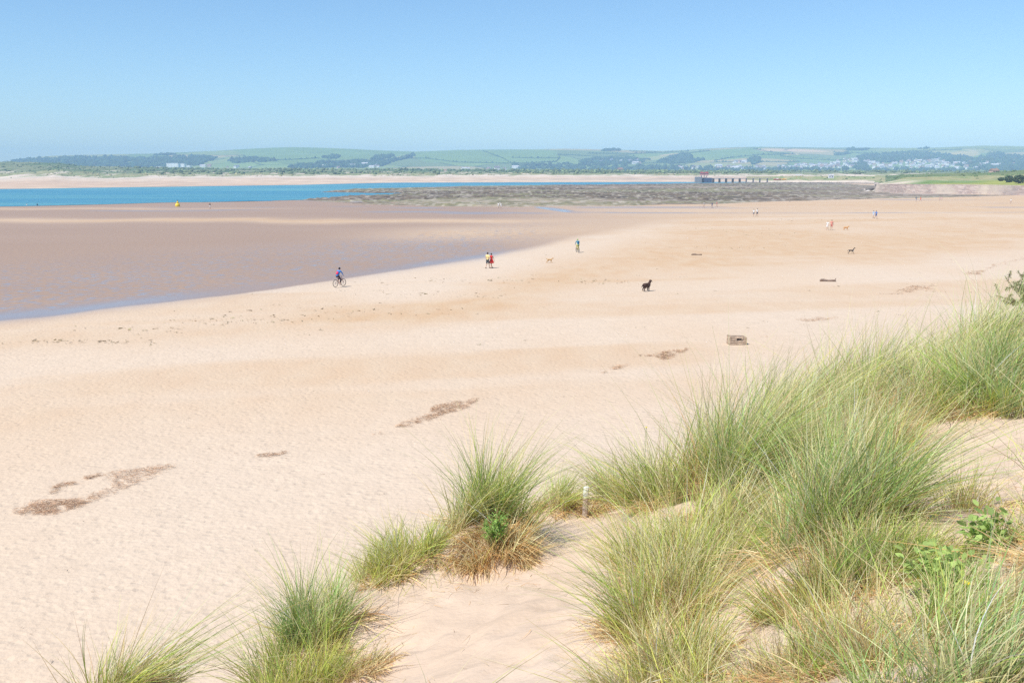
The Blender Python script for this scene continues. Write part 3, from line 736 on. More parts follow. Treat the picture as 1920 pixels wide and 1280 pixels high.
def tussock(px, d, R, h, n, mix, label, lean=.18, spread=.55, thatch=.35, wide=.0040, seed=0, ry=None, group="marram tussocks on the dune", hang=0.0, upz=0.0):
    wide = wide * float(np.interp(d, [3, 5, 9], [1.05, 1.45, 1.85])); n = int(n * float(np.interp(d, [3, 5, 9], [.95, .80, .66])))
    if px > 1150 and d > 3.4: mix = dict(mix); mix['straw'] = mix.get('straw', 0) + .9; mix['rust'] = mix.get('rust', 0) + .35; mix['pale'] = mix.get('pale', 0) + 1.0
    rg = np.random.default_rng(1000 + seed); x0, y0 = float(azk(px) * d), d; z0 = float(dune_z(x0, y0))
    e = empty("marram_tussock", (x0, y0, z0)); tag(e, label, "grass tussock", group)
    ry = ry or R
    def pts(n, sc):
        # sub-tufts inside the tussock, so the outline is uneven
        k = max(4, int(n / 70)); aa = rg.uniform(0, 2 * math.pi, k); rr_ = np.sqrt(rg.random(k)) * sc
        cxs = np.stack([np.cos(aa) * rr_ * R, np.sin(aa) * rr_ * ry], 1); hh = rg.uniform(.5, 1.15, k); ln = rg.normal(0, .17, (k, 2)); cm = rg.integers(0, 99, k)
        w_ = rg.integers(0, k, n); p = cxs[w_] + rg.normal(0, .045, (n, 2))
        rel = p / np.array([R, ry])
        z = dune_z(x0 + p[:, 0], y0 + p[:, 1]) - z0
        return np.stack([p[:, 0], p[:, 1], z - .01], 1), rel, hh[w_], ln[w_], cm[w_]
    names = list(mix.keys()); pr = np.array([mix[k] for k in names], float); pr /= pr.sum(); palv = np.array([PAL[k] for k in names])
    b0, rel, hh, ln, cm = pts(n, .85)
    tilt = rel * spread * .55 + rg.normal(0, .22, (n, 2)) + ln + np.array([lean, 0])
    d0 = unit(np.concatenate([tilt, np.ones((n, 1))], 1))
    L_ = h * hh * np.clip(rg.normal(.88, .22, n), .25, 1.3)
    az = rg.normal(0, 1, (n, 2)) * .34 + rel * .22 + np.array([lean * 1.2 + .06, 0])
    bend = np.concatenate([az, -np.abs(rg.normal(.10, .12, (n, 1)))], 1) * rg.uniform(.3, 1.5, (n, 1))
    # each sub-tuft leans towards one colour
    pick = np.array([rg.choice(len(names), p=pr) for _ in range(100)])[cm]
    own = rg.choice(len(names), n, p=pr); ci = np.where(rg.random(n) < .62, pick, own)
    tip = palv[ci] * np.exp(rg.normal(-.04, .30, (n, 1))); tip = tip * (1 + rg.normal(0, .06, (n, 3)))
    bot = lerp(tip, np.array(PAL['brown']) * 1.1, rg.uniform(.2, .8, (n, 1)))
    dead = rg.random(n) < .20; tip[dead] = np.array(PAL['straw']) * rg.uniform(.8, 1.25, (dead.sum(), 1))
    blades("blades", b0, L_, d0, bend, wide * rg.uniform(.6, 1.3, n), bot, np.clip(tip, .02, .8), e, seed=seed + 1)
    # dead leaves matted round the foot
    m = int(n * thatch)
    if m > 10:
        b1, rel, hh, ln, cm = pts(m, 1.0)
        out = rel + rg.normal(0, .55, (m, 2)) + np.array([0, -hang])
        d1 = unit(np.concatenate([out, rg.uniform(.15, .9, (m, 1))], 1))
        L1 = h * rg.uniform(.15, .55, m)
        bd = np.concatenate([rg.normal(0, .3, (m, 2)) + np.array([0, -hang * .5]), -rg.uniform(.1, .8, (m, 1))], 1)
        k_ = np.array([PAL['straw'], PAL['rust'], PAL['brown']])[rg.choice(3, m, p=[.55, .33, .12])] * rg.uniform(.7, 1.3, (m, 1))
        # keep the mat above the sand
        b1[:, 2] += .02
        blades("dead_leaves", b1, L1, d1, bd, wide * 1.1 * rg.uniform(.6, 1.3, m), k_ * .9, k_, e, nseg=4, seed=seed + 2)
    return e
G = {'green': 4, 'lime': 2, 'pale': 2, 'straw': 1}
Bm = {'blue': 5, 'green': 3, 'pale': 1.5, 'straw': .7}
Ym = {'lime': 3, 'pale': 3, 'green': 2, 'straw': 2}
Sm = {'straw': 3, 'pale': 2, 'rust': 1, 'green': 1}
TUS = [
 # px, d, R, h, n, mix, label, kwargs
 (165, 5.25, .17, .60, 2000, {'lime': 2, 'green': 3, 'straw': 2, 'brown': 1}, "lone tussock of long arching blades at the bottom left corner", dict(lean=.30, spread=.36, thatch=.4)),
 (515, 6.7, .30, .58, 1900, {'brown': 1.5, 'green': 3, 'lime': 2, 'straw': 2}, "brownish tussock on the left of the blue-green one", dict(lean=-.10, spread=.9, thatch=.45)),
 (572, 7.0, .32, .62, 2200, {'blue': 5, 'green': 2, 'lime': 2}, "dense blue-green tussock on the lower left dune crest", dict(lean=.02, spread=.5, thatch=.2)),
 (530, 6.2, .32, .48, 1600, {'lime': 4, 'green': 3, 'straw': 1}, "bright green grass at the bottom edge left of the dry mat", dict(lean=0, spread=.8)),
 (655, 6.3, .18, .30, 500, {'straw': 3, 'rust': 3, 'brown': 2}, "dry brown grass mat beside the green tussock at the bottom", dict(lean=.1, spread=1.3, thatch=1.6, hang=.2)),
 (690, 7.75, .26, .40, 900, {'lime': 4, 'pale': 2, 'green': 2}, "low bright grass linking the blue-green tussock to the crest grass", dict(lean=.02, spread=.7, thatch=.7)),
 (738, 7.95, .22, .46, 800, {'lime': 4, 'pale': 2, 'green': 2}, "fringe of pale green grass along the crest below the tall tussock", dict(lean=.02, spread=.6, thatch=.7)),
 (705, 8.1, .20, .36, 260, Ym, "thin sparse tuft low on the crest left of the dune lip", dict(lean=.02, spread=.7)),
 (775, 8.1, .30, .50, 1100, {'lime': 4, 'pale': 3, 'green': 2, 'straw': 1}, "light green feathery tussock left of the tall crest tussock", dict(lean=.02, spread=.7, thatch=.6, ry=.25)),
 (845, 8.4, .20, .62, 900, Ym, "yellowish grass joining the tall crest tussock on its left", dict(lean=.03, spread=.6, thatch=.5)),
 (900, 8.5, .25, .78, 2600, {'green': 4, 'blue': 1.5, 'lime': 3, 'straw': 1}, "tall green tussock in the middle of the dune crest", dict(lean=.0, spread=.32, thatch=.4)),
 (962, 8.4, .15, .42, 450, {'lime': 2, 'green': 3, 'straw': 2}, "shorter grass on the right shoulder of the tall crest tussock", dict(lean=.02, spread=.6, thatch=.8)),
 (925, 8.0, .34, .40, 1300, {'straw': 4, 'rust': 3, 'pale': 2, 'lime': 1}, "matted dry straw hanging below the tall crest tussock", dict(lean=.0, spread=1.2, thatch=3.0, hang=.8, ry=.22)),
 (1035, 9.6, .22, .46, 1300, {'lime': 3, 'pale': 2, 'green': 2, 'straw': 2}, "low tuft with orange straw left of the white topped post", dict(lean=.05, spread=.9, thatch=.9)),
 (1092, 9.6, .26, .24, 700, {'straw': 3, 'rust': 3, 'pale': 1}, "short orange straw around the foot of the post", dict(lean=.05, spread=1.1, thatch=1.6)),
 (1172, 9.65, .15, .60, 1300, {'green': 4, 'lime': 2, 'brown': 1}, "dark green tuft right of the white topped post", dict(lean=.0, spread=.6, thatch=.3)),
 (1262, 8.9, .34, .86, 1500, {'pale': 4, 'lime': 3, 'straw': 2, 'green': 1}, "pale yellow-green tussock on the left flank of the big grass bank", dict(lean=-.12, spread=.7)),
 (1290, 8.6, .42, 1.12, 2500, {'pale': 2.5, 'green': 3, 'lime': 3, 'straw': 1}, "big tussock at the left front of the grass bank", dict(lean=.08, spread=.5)),
 (1370, 8.3, .42, 1.18, 2800, {'green': 4, 'blue': 1.5, 'pale': 2, 'lime': 2}, "tallest green tussock of the grass bank above the sand pocket", dict(lean=.12, spread=.45)),
 (1445, 8.0, .38, 1.02, 2200, {'blue': 4, 'green': 3, 'pale': 2}, "blue-green tussock behind the small sand pocket", dict(lean=.15, spread=.5)),
 (1275, 6.9, .32, .78, 1800, {'straw': 2, 'pale': 2.5, 'lime': 3, 'green': 3}, "straw streaked tussock on the left edge of the grass bank", dict(lean=-.05, spread=.7, thatch=.6)),
 (1345, 6.6, .34, .62, 1900, {'lime': 3, 'green': 4, 'rust': .6}, "leafy green grass just above the small sand pocket", dict(lean=.05, spread=.7, thatch=.6)),
 (1262, 5.6, .30, .56, 1700, {'lime': 3, 'green': 3, 'straw': 2, 'rust': 1}, "green and straw tuft low on the left of the small sand pocket", dict(lean=-.08, spread=.8, thatch=.7)),
 (1285, 5.0, .27, .46, 1700, {'lime': 4, 'green': 2, 'straw': 2, 'rust': .6}, "low yellow-green grass at the bottom edge left of the sand pocket", dict(lean=.0, spread=.9, thatch=.8)),
 (1265, 4.6, .28, .42, 1300, {'lime': 3, 'pale': 2, 'straw': 2, 'green': 1}, "pale short grass cut by the bottom edge of the picture", dict(lean=-.05, spread=1.0, thatch=.8)),
 (1390, 4.3, .26, .24, 600, {'lime': 3, 'green': 2, 'straw': 2, 'brown': 1}, "thin green tuft at the lower end of the small sand pocket", dict(lean=.1, spread=1.0, thatch=.7)),
 (1470, 10.0, .42, 1.02, 2000, {'pale': 3, 'lime': 3, 'green': 3, 'straw': 1}, "wind-bent tussock at the top left of the grass bank", dict(lean=.32, spread=.5)),
 (1525, 10.8, .36, .72, 1300, {'pale': 3, 'lime': 3, 'straw': 2, 'green': 1}, "pale wind-bent grass on the crest beside the top left tussock", dict(lean=.38, spread=.5)),
 (1500, 8.9, .40, .98, 1800, {'pale': 3, 'lime': 2, 'green': 3, 'straw': 2}, "straw and green tussock in the middle of the grass bank", dict(lean=.1, spread=.6, thatch=.6)),
 (1580, 8.0, .32, .62, 1300, {'straw': 3, 'rust': 2, 'green': 2, 'brown': 1}, "reddish brown tussock amid the green grass bank", dict(lean=.05, spread=.7, thatch=1.1)),
 (1610, 10.6, .46, .95, 2300, {'green': 3, 'lime': 3, 'pale': 3, 'blue': 1}, "tall green tussock on the crest left of the sandy hollow", dict(lean=.12, spread=.5)),
 (1690, 10.8, .46, .90, 2200, {'green': 3, 'lime': 3, 'pale': 2, 'blue': 1}, "tall green tussock on the crest behind the sandy hollow", dict(lean=.22, spread=.5)),
 (1655, 9.4, .40, .72, 1700, {'green': 4, 'blue': 2, 'straw': 2, 'lime': 1}, "dark green and straw tussock left of the sandy hollow", dict(lean=.08, spread=.6, thatch=.8)),
 (1735, 9.5, .32, .58, 1000, {'straw': 2, 'rust': 1, 'lime': 3, 'green': 2}, "orange footed tussock at the top of the sandy hollow", dict(lean=.1, spread=.7, thatch=1.2)),
 (1770, 11.4, .42, .92, 1700, {'lime': 3, 'pale': 3, 'green': 2, 'straw': 1}, "pale green crest tussock above the sandy hollow", dict(lean=.25, spread=.5)),
 (1835, 11.8, .46, 1.08, 2100, {'pale': 3, 'straw': 2, 'lime': 3, 'green': 1}, "straw coloured tall grass on the crest near the olive shrub", dict(lean=.25, spread=.5)),
 (1905, 11.6, .50, 1.08, 2300, {'blue': 3, 'green': 4, 'pale': 2, 'lime': 1}, "green tall grass below the olive shrub at the right edge", dict(lean=.2, spread=.5)),
 (1975, 11.5, .50, 1.1, 1500, {'green': 4, 'lime': 2, 'pale': 2}, "tall grass just past the right edge below the shrub", dict(lean=.2, spread=.5)),
 (1815, 10.0, .40, .75, 1700, {'green': 4, 'lime': 3, 'pale': 2, 'straw': 1}, "green tussock right above the sandy hollow", dict(lean=.12, spread=.6, thatch=.4)),
 (1885, 9.5, .46, .72, 2300, {'blue': 4, 'green': 4, 'lime': 1}, "dense dark blue-green tussock overhanging the sandy hollow at right", dict(lean=.05, spread=.7, thatch=.4)),
 (1960, 9.4, .46, .80, 1400, Bm, "blue-green grass past the right edge above the hollow", dict(lean=.05, spread=.6)),
 (1545, 6.9, .34, .62, 1400, {'lime': 3, 'green': 3, 'straw': 2}, "loose green tuft between the sand pocket and the large tussock", dict(lean=.05, spread=.7, thatch=.7)),
 (1590, 5.8, .32, .90, 2600, {'blue': 5, 'green': 4, 'pale': 1.5}, "large dark tussock right of the small sand pocket", dict(lean=.12, spread=.40)),
 (1640, 5.9, .32, .88, 2600, {'blue': 4, 'green': 4, 'pale': 2, 'lime': 1}, "large wind-bent tussock in front of the sandy hollow", dict(lean=.10, spread=.40)),
 (1715, 5.8, .14, .34, 400, {'lime': 3, 'pale': 3, 'green': 3}, "yellow-green wind-bent grass at the edge of the sandy hollow", dict(lean=.25, spread=.5)),
 (1560, 5.0, .22, .55, 900, {'green': 4, 'brown': 1, 'lime': 1, 'rust': 1}, "dark reedy grass leaning over the small sand pocket", dict(lean=-.12, spread=.6, thatch=.7)),
 (1670, 5.0, .28, .44, 1600, {'green': 4, 'blue': 2, 'lime': 2, 'straw': 1}, "low green grass under the large wind-bent tussock", dict(lean=.1, spread=.8, thatch=.8)),
 (1800, 5.0, .28, .24, 800, {'green': 3, 'lime': 3, 'straw': 2}, "low green grass beside the broad-leaved plant", dict(lean=.1, spread=.8, thatch=.8)),
 (1885, 6.0, .24, .46, 330, {'lime': 3, 'pale': 3, 'straw': 2}, "sparse yellow tuft alone on the sand at the right edge", dict(lean=.1, spread=.8, thatch=.5)),
 (1985, 5.0, .28, .30, 800, G, "green grass at the right edge behind the leafy plants", dict(lean=-.05, spread=.8)),
 (1500, 4.1, .24, .27, 800, {'brown': 2, 'green': 3, 'straw': 2, 'rust': 1}, "brownish thin grass at the bottom edge in front of the pocket", dict(lean=.0, spread=1.0, thatch=1.0)),
 (1620, 4.0, .34, .40, 1600, {'straw': 2, 'green': 3, 'lime': 2, 'rust': 1}, "dry mixed grass at the bottom below the large tussock", dict(lean=.05, spread=1.0, thatch=1.2)),
 (1760, 3.9, .34, .38, 1500, {'lime': 2, 'green': 3, 'straw': 3, 'rust': 1}, "short straw and green grass behind the nearest tussock", dict(lean=.05, spread=1.0, thatch=1.2)),
 (1900, 3.8, .30, .36, 1100, {'lime': 2, 'green': 3, 'straw': 2}, "short green grass under the leafy plants at the right edge", dict(lean=.0, spread=1.0, thatch=1.0)),
 (1270, 6.2, .28, .55, 1400, {'lime': 3, 'green': 3, 'straw': 2, 'rust': 1}, "straw mixed grass on the left edge above the low tuft", dict(lean=-.02, spread=.7, thatch=.7)),
 (1310, 5.9, .26, .46, 1300, {'lime': 3, 'green': 3, 'straw': 2, 'rust': 1}, "short grass filling the slope left of the small sand pocket", dict(lean=.0, spread=.8, thatch=.9)),
 (1735, 8.9, .30, .60, 1100, {'lime': 3, 'straw': 2, 'rust': 1, 'green': 2}, "orange-footed grass on the left rim of the sandy hollow", dict(lean=.05, spread=.7, thatch=1.3)),
 (1800, 8.9, .32, .66, 1300, {'green': 4, 'lime': 3, 'straw': 1.5}, "green tuft with straw foot right above the sandy hollow", dict(lean=.05, spread=.6, thatch=.9)),
 (1872, 8.7, .34, .62, 1700, {'blue': 4, 'green': 4, 'lime': 1}, "dark round tuft drooping over the sandy hollow", dict(lean=.0, spread=.8, thatch=.6)),
 (1945, 8.6, .38, .66, 1600, {'blue': 3, 'green': 4, 'lime': 2}, "dark grass on the right rim of the sandy hollow", dict(lean=.0, spread=.8, thatch=.6)),
 (1690, 8.3, .30, .60, 1000, {'green': 3, 'straw': 2, 'lime': 2, 'rust': 1}, "loose brown and green grass left of the sandy hollow", dict(lean=.05, spread=.7, thatch=1.0)),
 (1640, 7.6, .30, .66, 1200, {'green': 3, 'lime': 3, 'pale': 2, 'straw': 1}, "mixed grass behind the large dark tussock", dict(lean=.08, spread=.6, thatch=.7)),
 (1635, 5.2, .26, .42, 1200, {'green': 4, 'blue': 2, 'straw': 2, 'rust': 1}, "short dark grass at the foot of the large dark tussock", dict(lean=.0, spread=.8, thatch=1.0)),
 (1725, 5.2, .26, .36, 900, {'green': 3, 'lime': 2, 'straw': 2, 'rust': 1}, "short mixed grass between the large tussock and the broad-leaved plant", dict(lean=.0, spread=.8, thatch=1.0)),
 (1425, 6.9, .36, .52, 1500, {'lime': 3, 'green': 3, 'pale': 2, 'rust': .6}, "loose yellow-green grass behind the rim of the small sand pocket", dict(lean=.05, spread=.8, thatch=.8)),
 (1335, 7.4, .36, .60, 1400, {'lime': 3, 'green': 3, 'pale': 2, 'straw': 1}, "mid-height grass at the foot of the tallest tussock", dict(lean=.0, spread=.7, thatch=.6)),
 (1800, 3.05, .24, .46, 640, {'blue': 3, 'green': 1.5, 'pale': 4}, "nearest tussock of broad pale blue-green blades at the bottom right", dict(lean=.05, spread=1.0, thatch=.25, wide=.0048)),
 (1905, 3.0, .20, .46, 480, {'blue': 3, 'green': 2, 'pale': 4}, "near broad-bladed tuft in the bottom right corner", dict(lean=.22, spread=1.0, thatch=.25, wide=.0046)),
 (1690, 3.1, .16, .40, 120, {'blue': 3, 'green': 3, 'lime': 2}, "few long near blades left of the nearest tussock", dict(lean=-.15, spread=1.2, thatch=.3, wide=.0042)),
]
for i, (px, d, R_, h, n_, mx_, lb, kw) in enumerate(TUS):
    tussock(px, d, R_, h, int(n_ * .56), mx_, lb, seed=i * 7, **kw)

tussock(880, 3.2, .30, .62, 16, {'pale': 4, 'lime': 2}, "few long pale blades rising from below the bottom edge", seed=990, lean=.35, spread=.5, thatch=0, wide=.0045)
tussock(1060, 3.1, .12, .52, 9, {'pale': 4, 'lime': 2}, "two or three long blades bending right across the bottom sand", seed=991, lean=.9, spread=.3, thatch=0, wide=.0045)
for k, (px, d) in enumerate([(px_ + 110, d_) for px_, d_ in [(2070, 8.6), (2080, 10.6), (2200, 9.5), (2230, 12.0), (2350, 8.2), (2120, 6.6), (2260, 6.4), (2060, 4.2), (2200, 4.6), (2400, 5.6), (2480, 10.5), (2560, 7.4)]]):
    tussock(px, d, .40, .8, 1300, {'green': 4, 'lime': 2, 'pale': 2, 'blue': 1}, "marram tussock growing beyond the right edge of the picture", seed=2000 + k * 7, lean=.12, spread=.55, thatch=.5, group="tussocks beyond the right edge")
# sparse shoots and loose straw lying on the sand
def field(name, npts, h, mixn, label, seed, test, lie=False, wide=.003):
    rg = np.random.default_rng(seed); o = []
    while len(o) < npts:
        px = rg.uniform(-100, 2050); d = rg.uniform(2.8, 15)
        if test(px, d, rg): o.append((float(azk(px) * d), d))
    o = np.array(o); n = len(o); z = dune_z(o[:, 0], o[:, 1]); base_ = np.stack([o[:, 0], o[:, 1], z + (.012 if lie else -.01)], 1)
    tl = rg.normal(0, 1, (n, 2)) * (5 if lie else .45); up_ = np.full((n, 1), .12 if lie else 1.0)
    d0 = unit(np.concatenate([tl, up_], 1)); L_ = h * rg.uniform(.4, 1.2, n)
    bd = np.concatenate([rg.normal(0, .25, (n, 2)), -rg.uniform(0, .15, (n, 1))], 1)
    names = list(mixn); pr = np.array([mixn[k] for k in names], float); pr /= pr.sum()
    c = np.array([PAL[k] for k in names])[rg.choice(len(names), n, p=pr)] * rg.uniform(.7, 1.2, (n, 1))
    blades(name, base_, L_, d0, bd, wide * rg.uniform(.6, 1.3, n), c * .9, c, label=label, kind="stuff", seed=seed)
def cdist(px): return np.interp(px, CRX, CRD)
def t_crest(px, d, rg): return (abs(d - cdist(px) + .25) < .5 and 420 < px < 2000) or (px > 1160 and d < cdist(px) and rg.random() < .35) or (px > 1820 and rg.random() < .05)
field("sparse_grass", 2600, .36, {'lime': 3, 'green': 2, 'pale': 2, 'straw': 2}, "thin single shoots of grass along the dune crest", 301, t_crest)
def t_pocket(px, d, rg):
    c_ = cdist(px)
    if d > c_: return False
    near = any(abs(px - q[0]) < F * (q[2] + .35) / q[1] * .75 and abs(d - q[1]) < q[2] + .35 for q in TUS)
    return near or rg.random() < .03
field("dry_grass_litter", 3800, .13, {'straw': 3, 'rust': 2, 'brown': 2}, "loose dry straw lying on the sand among the tussocks", 302, t_pocket, lie=True)
# ================================================================== BUILDINGS FAR AWAY
def boxm(bm, x0, x1, y0, y1, z0, z1, mi=0):
    v = [bm.verts.new(p) for p in ((x0,y0,z0),(x1,y0,z0),(x1,y1,z0),(x0,y1,z0),(x0,y0,z1),(x1,y0,z1),(x1,y1,z1),(x0,y1,z1))]
    for q in ((0,3,2,1),(4,5,6,7),(0,1,5,4),(1,2,6,5),(2,3,7,6),(3,0,4,7)):
        f = bm.faces.new([v[i] for i in q]); f.material_index = mi
def gable(bm, x0, x1, y0, y1, z0, h, ov=.3, mi=1):
    ym = (y0 + y1) / 2
    a = [bm.verts.new(p) for p in ((x0-ov,y0-ov,z0),(x1+ov,y0-ov,z0),(x1+ov,y1+ov,z0),(x0-ov,y1+ov,z0),(x0-ov,ym,z0+h),(x1+ov,ym,z0+h))]
    for q in ((0,1,5,4),(2,3,4,5),(0,4,3),(1,2,5),(0,3,2,1)):
        f = bm.faces.new([a[i] for i in q]); f.material_index = mi
M = {}
M['white'] = mat("white_render", (.80, .79, .76), .8, .2, vary=.05); M['cream'] = mat("cream_render", (.66, .58, .46), .85, .2, vary=.05)
M['pink'] = mat("pink_render", (.58, .40, .33), .85, .2, vary=.05); M['greyw'] = mat("grey_render", (.42, .42, .42), .85, .2, vary=.05)
M['slate'] = mat("slate_roof", (.20, .20, .23), .7, .3); M['brownroof'] = mat("brown_roof", (.30, .20, .16), .8, .2); M['palroof'] = mat("pale_roof", (.52, .50, .50), .7, .2)
M['glass'] = mat("window_glass", (.05, .06, .08), .15, .5, vary=.02)
def house_proto(kind):
    wallm, roofm, w_, d_, hh, rh = {'a': ('white', 'slate', 10, 8, 5.4, 2.8), 'b': ('cream', 'brownroof', 9, 8, 5.0, 3.0), 'c': ('white', 'palroof', 20, 9, 5.6, 3.0),
        'd': ('pink', 'brownroof', 11, 8, 5.4, 3.0), 'e': ('greyw', 'palroof', 11, 9, 4.5, 2.6), 'f': ('white', 'brownroof', 8, 8, 6.0, 2.6)}[kind]
    bm = bmesh.new(); boxm(bm, -w_/2, w_/2, -d_/2, d_/2, -3, hh); gable(bm, -w_/2, w_/2, -d_/2, d_/2, hh, rh)
    boxm(bm, w_*.3, w_*.3+.9, -.4, .5, hh + rh * .4, hh + rh + .9)
    n = max(2, int(w_ / 3.2))
    for k in range(n):
        x = -w_/2 + w_ * (k + .5) / n
        for z in (.9, 3.4): boxm(bm, x-.5, x+.5, -d_/2 - .04, -d_/2 + .1, z, z + 1.1, 2)
    me = bpy.data.meshes.new("house"); bmesh.ops.recalc_face_normals(bm, faces=bm.faces[:]); bm.to_mesh(me); bm.free()
    for m_ in (M[wallm], M[roofm], M['glass']): me.materials.append(m_)
    return me
HM = {k: house_proto(k) for k in 'abcdef'}
HW = {'a': "small white house with slate roof", 'b': "cream house with brown roof", 'c': "long white terrace with pale roof", 'd': "pinkish house with brown roof", 'e': "low grey house with pale roof", 'f': "narrow white house with brown roof"}
DIST = [([(1345,313),(1435,313.5),(1438,318.5),(1345,318.5)], 34, "in the flat row behind the jetty", "houses in the row behind the jetty"),
        ([(1262,315),(1318,314),(1318,319),(1262,319)], 10, "scattered in trees left of the jetty roofs", "houses left of the jetty roofs"),
        ([(1456,310),(1560,308.5),(1562,317),(1460,318)], 62, "in the estate above the red boat", "houses in the estate above the red boat"),
        ([(1560,301),(1580,298.5),(1620,303),(1650,306),(1648,311),(1600,314),(1562,316)], 46, "climbing the hill at the town's left", "houses at the left of the hillside town"),
        ([(1655,306),(1690,305),(1692,317),(1640,318),(1640,312)], 20, "between the two dense town quarters", "houses between the town quarters"),
        ([(1696,303),(1720,299.5),(1760,300),(1775,305),(1765,317),(1698,317)], 58, "in the dense quarter below the dark wood", "houses below the dark wood"),
        ([(1768,304),(1815,302),(1830,310),(1812,318),(1765,317)], 22, "at the thin right end of town", "houses at the right of the town"),
        ([(1820,303),(1900,308),(1915,318),(1825,318)], 14, "among trees at the far right", "houses among trees at the far right"),
        ([(1374,303.5),(1398,304),(1398,306.5),(1374,306.5)], 5, "in the little white cluster above the jetty row", "white cluster above the jetty row"),
        ([(1100,303),(1205,301),(1215,309),(1095,311)], 9, "in the wooded valley left of the round wood", "houses in the wooded valley"),
        ([(600,311),(728,308),(735,315),(600,316)], 10, "at the foot of the left tree belt", "houses at the foot of the tree belt"),
        ([(960,314),(1000,314.5),(1000,317),(960,317)], 3, "below the big fields in the middle", "houses below the middle fields"),
        ([(865,317),(935,317),(935,320),(865,320)], 7, "in the low village behind the dunes", "houses in the low village"),
        ([(376,312.5),(410,313),(470,314),(470,316),(376,316)], 9, "right of the big white building", "houses right of the white block")]
hr = np.random.default_rng(17)
for poly, n_, where, grp in DIST:
    for x, y in in_polys(poly, n_, int(hr.integers(1e6))):
        h = hill_at(x, y)
        if h is None: continue
        k = hr.choice(list('abcdef'), p=[.36, .12, .14, .08, .12, .18])
        o = bpy.data.objects.new("house", HM[k]); C.objects.link(o); o.location = h; o.rotation_euler = (0, 0, hr.normal(0, .5) + (1.57 if hr.random() < .2 else 0))
        s_ = hr.uniform(.85, 1.2); o.scale = (s_, s_, s_)
        tag(o, HW[k] + " " + where, "house", grp)
# the big white block on the left and its neighbours
def block(px, py, wpx, hm_, label, mk='white', storeys=3, D_=None):
    h = hill_at(px, py) if D_ is None else at_depth(px, py, D_)
    W_ = wpx / F * h[1] * 1.1; e = empty("white_building", h, -.4); tag(e, label, "building")
    bm = bmesh.new(); boxm(bm, -W_/2, W_/2, -6, 6, -3, hm_); obj("wall", bm, M[mk], e, False)
    bm = bmesh.new(); boxm(bm, -W_/2 - .4, W_/2 + .4, -6.4, 6.4, hm_ + .01, hm_ + .7); obj("roof", bm, M['palroof'], e, False)
    n = max(2, int(W_ / 6)); sh = hm_ / storeys
    for s in range(storeys):
        bm = bmesh.new()
        for k in range(n):
            x = -W_/2 + W_ * (k + .5) / n; boxm(bm, x - 1.3, x + 1.3, -6.06, -5.8, s * sh + .9, s * sh + 2.2)
        obj("window_row", bm, M['glass'], e, False)
block(326, 313.6, 25, 14, "large white block of flats between the dunes and the dark wooded hill"); block(345, 313.5, 8, 12, "square white building right of the large white block")
block(355.5, 314.5, 7, 8, "smaller white building separate on the right of the white block"); block(300, 314.5, 12, 4, "low cream building left of the large white block", 'cream', 1)
def low_house(px, d, k, sc, label, rz=0, z=None):
    zz = float(land_shape(np.array([float(px)]), np.array([float(d)]))[0][0]) if z is None else z
    o = bpy.data.objects.new("house", HM[k]); C.objects.link(o); o.location = (azk(px) * d, d, zz); o.scale = (sc,) * 3; o.rotation_euler = (0, 0, rz)
    tag(o, label, "house")
low_house(932, 1800, 'a', .9, "white house with a steep roof in the trees behind the sand bank", .2); low_house(946, 1820, 'a', .6, "tiny white house just right of the steep roofed white house")
low_house(1163, 1700, 'd', .75, "pink house standing alone at the dune edge in the middle", .4); low_house(835, 1500, 'b', .5, "cream shed on the dune edge left of the white house", .1)
low_house(1864, 760, 'd', .55, "brown house half hidden behind the green crest at right", .3, 8.2)
# ================================================================== JETTY
conc = mat("jetty_concrete", (.27, .25, .25), .9, .2, bump=.4, bscale=2); darks = mat("jetty_steel", (.07, .09, .15), .7, .3); redr = mat("red_roof", (.26, .07, .07), .7, .3)
pinkw = mat("pink_boards", (.62, .30, .26), .8, .2); blk_ = mat("dark_timber", (.09, .07, .06), .9, .2)
JD = 975.0
def jx(px): return azk(px) * JD
def jz(py): return HC - (py - HOR) / F * JD
e = empty("jetty", (jx(1305), JD, 0)); tag(e, "long jetty on piles running ashore behind the rocks", "jetty")
ox = jx(1305)
bm = bmesh.new(); boxm(bm, 0, jx(1315.5) - ox, -3, 6, -.5, jz(331.5)); obj("concrete_block", bm, conc, e, False)
bm = bmesh.new(); boxm(bm, jx(1320) - ox, jx(1334.5) - ox, -3, 6, -.5, jz(333.2)); obj("dark_caisson", bm, darks, e, False)
bm = bmesh.new(); boxm(bm, jx(1315.5) - ox, jx(1320) - ox, 1, 4, -.5, jz(334.5)); obj("link_block", bm, conc, e, False)
bm = bmesh.new(); boxm(bm, jx(1334.5) - ox, jx(1448) - ox, -1, 3, jz(334.9), jz(333.9)); obj("deck", bm, conc, e, False)
for i, px in enumerate([1338.5, 1350, 1362.5, 1375, 1388, 1400.5, 1413.5, 1426, 1440]):
    w_ = 1.35 if i < 5 else .6
    bm = bmesh.new(); boxm(bm, jx(px) - ox - w_/2, jx(px) - ox + w_/2, -.8, 2.8, -.5, jz(334.9) - .01); obj("pile", bm, blk_ if i < 5 else conc, e, False)
bm = bmesh.new()
for k in range(34): 
    x = jx(1336) - ox + k * 1.75; boxm(bm, x, x + .08, -.9, -.82, jz(333.9), jz(333.9) + 1.1)
boxm(bm, jx(1336) - ox, jx(1448) - ox, -.9, -.82, jz(333.9) + 1.1, jz(333.9) + 1.18); obj("railing", bm, darks, e, False)
e = empty("winch_house", (jx(1320.5), JD, jz(333.2))); tag(e, "small house with twin red roofs on the end of the jetty", "building")
bm = bmesh.new()
for x in (-1.6, 0, 1.6): cone_tube(bm, (x, 0, -.1 if x > -.5 else -.6), (x * 1.9, 0, 2.6), .35, .3)
obj("stilts", bm, darks, e, False)
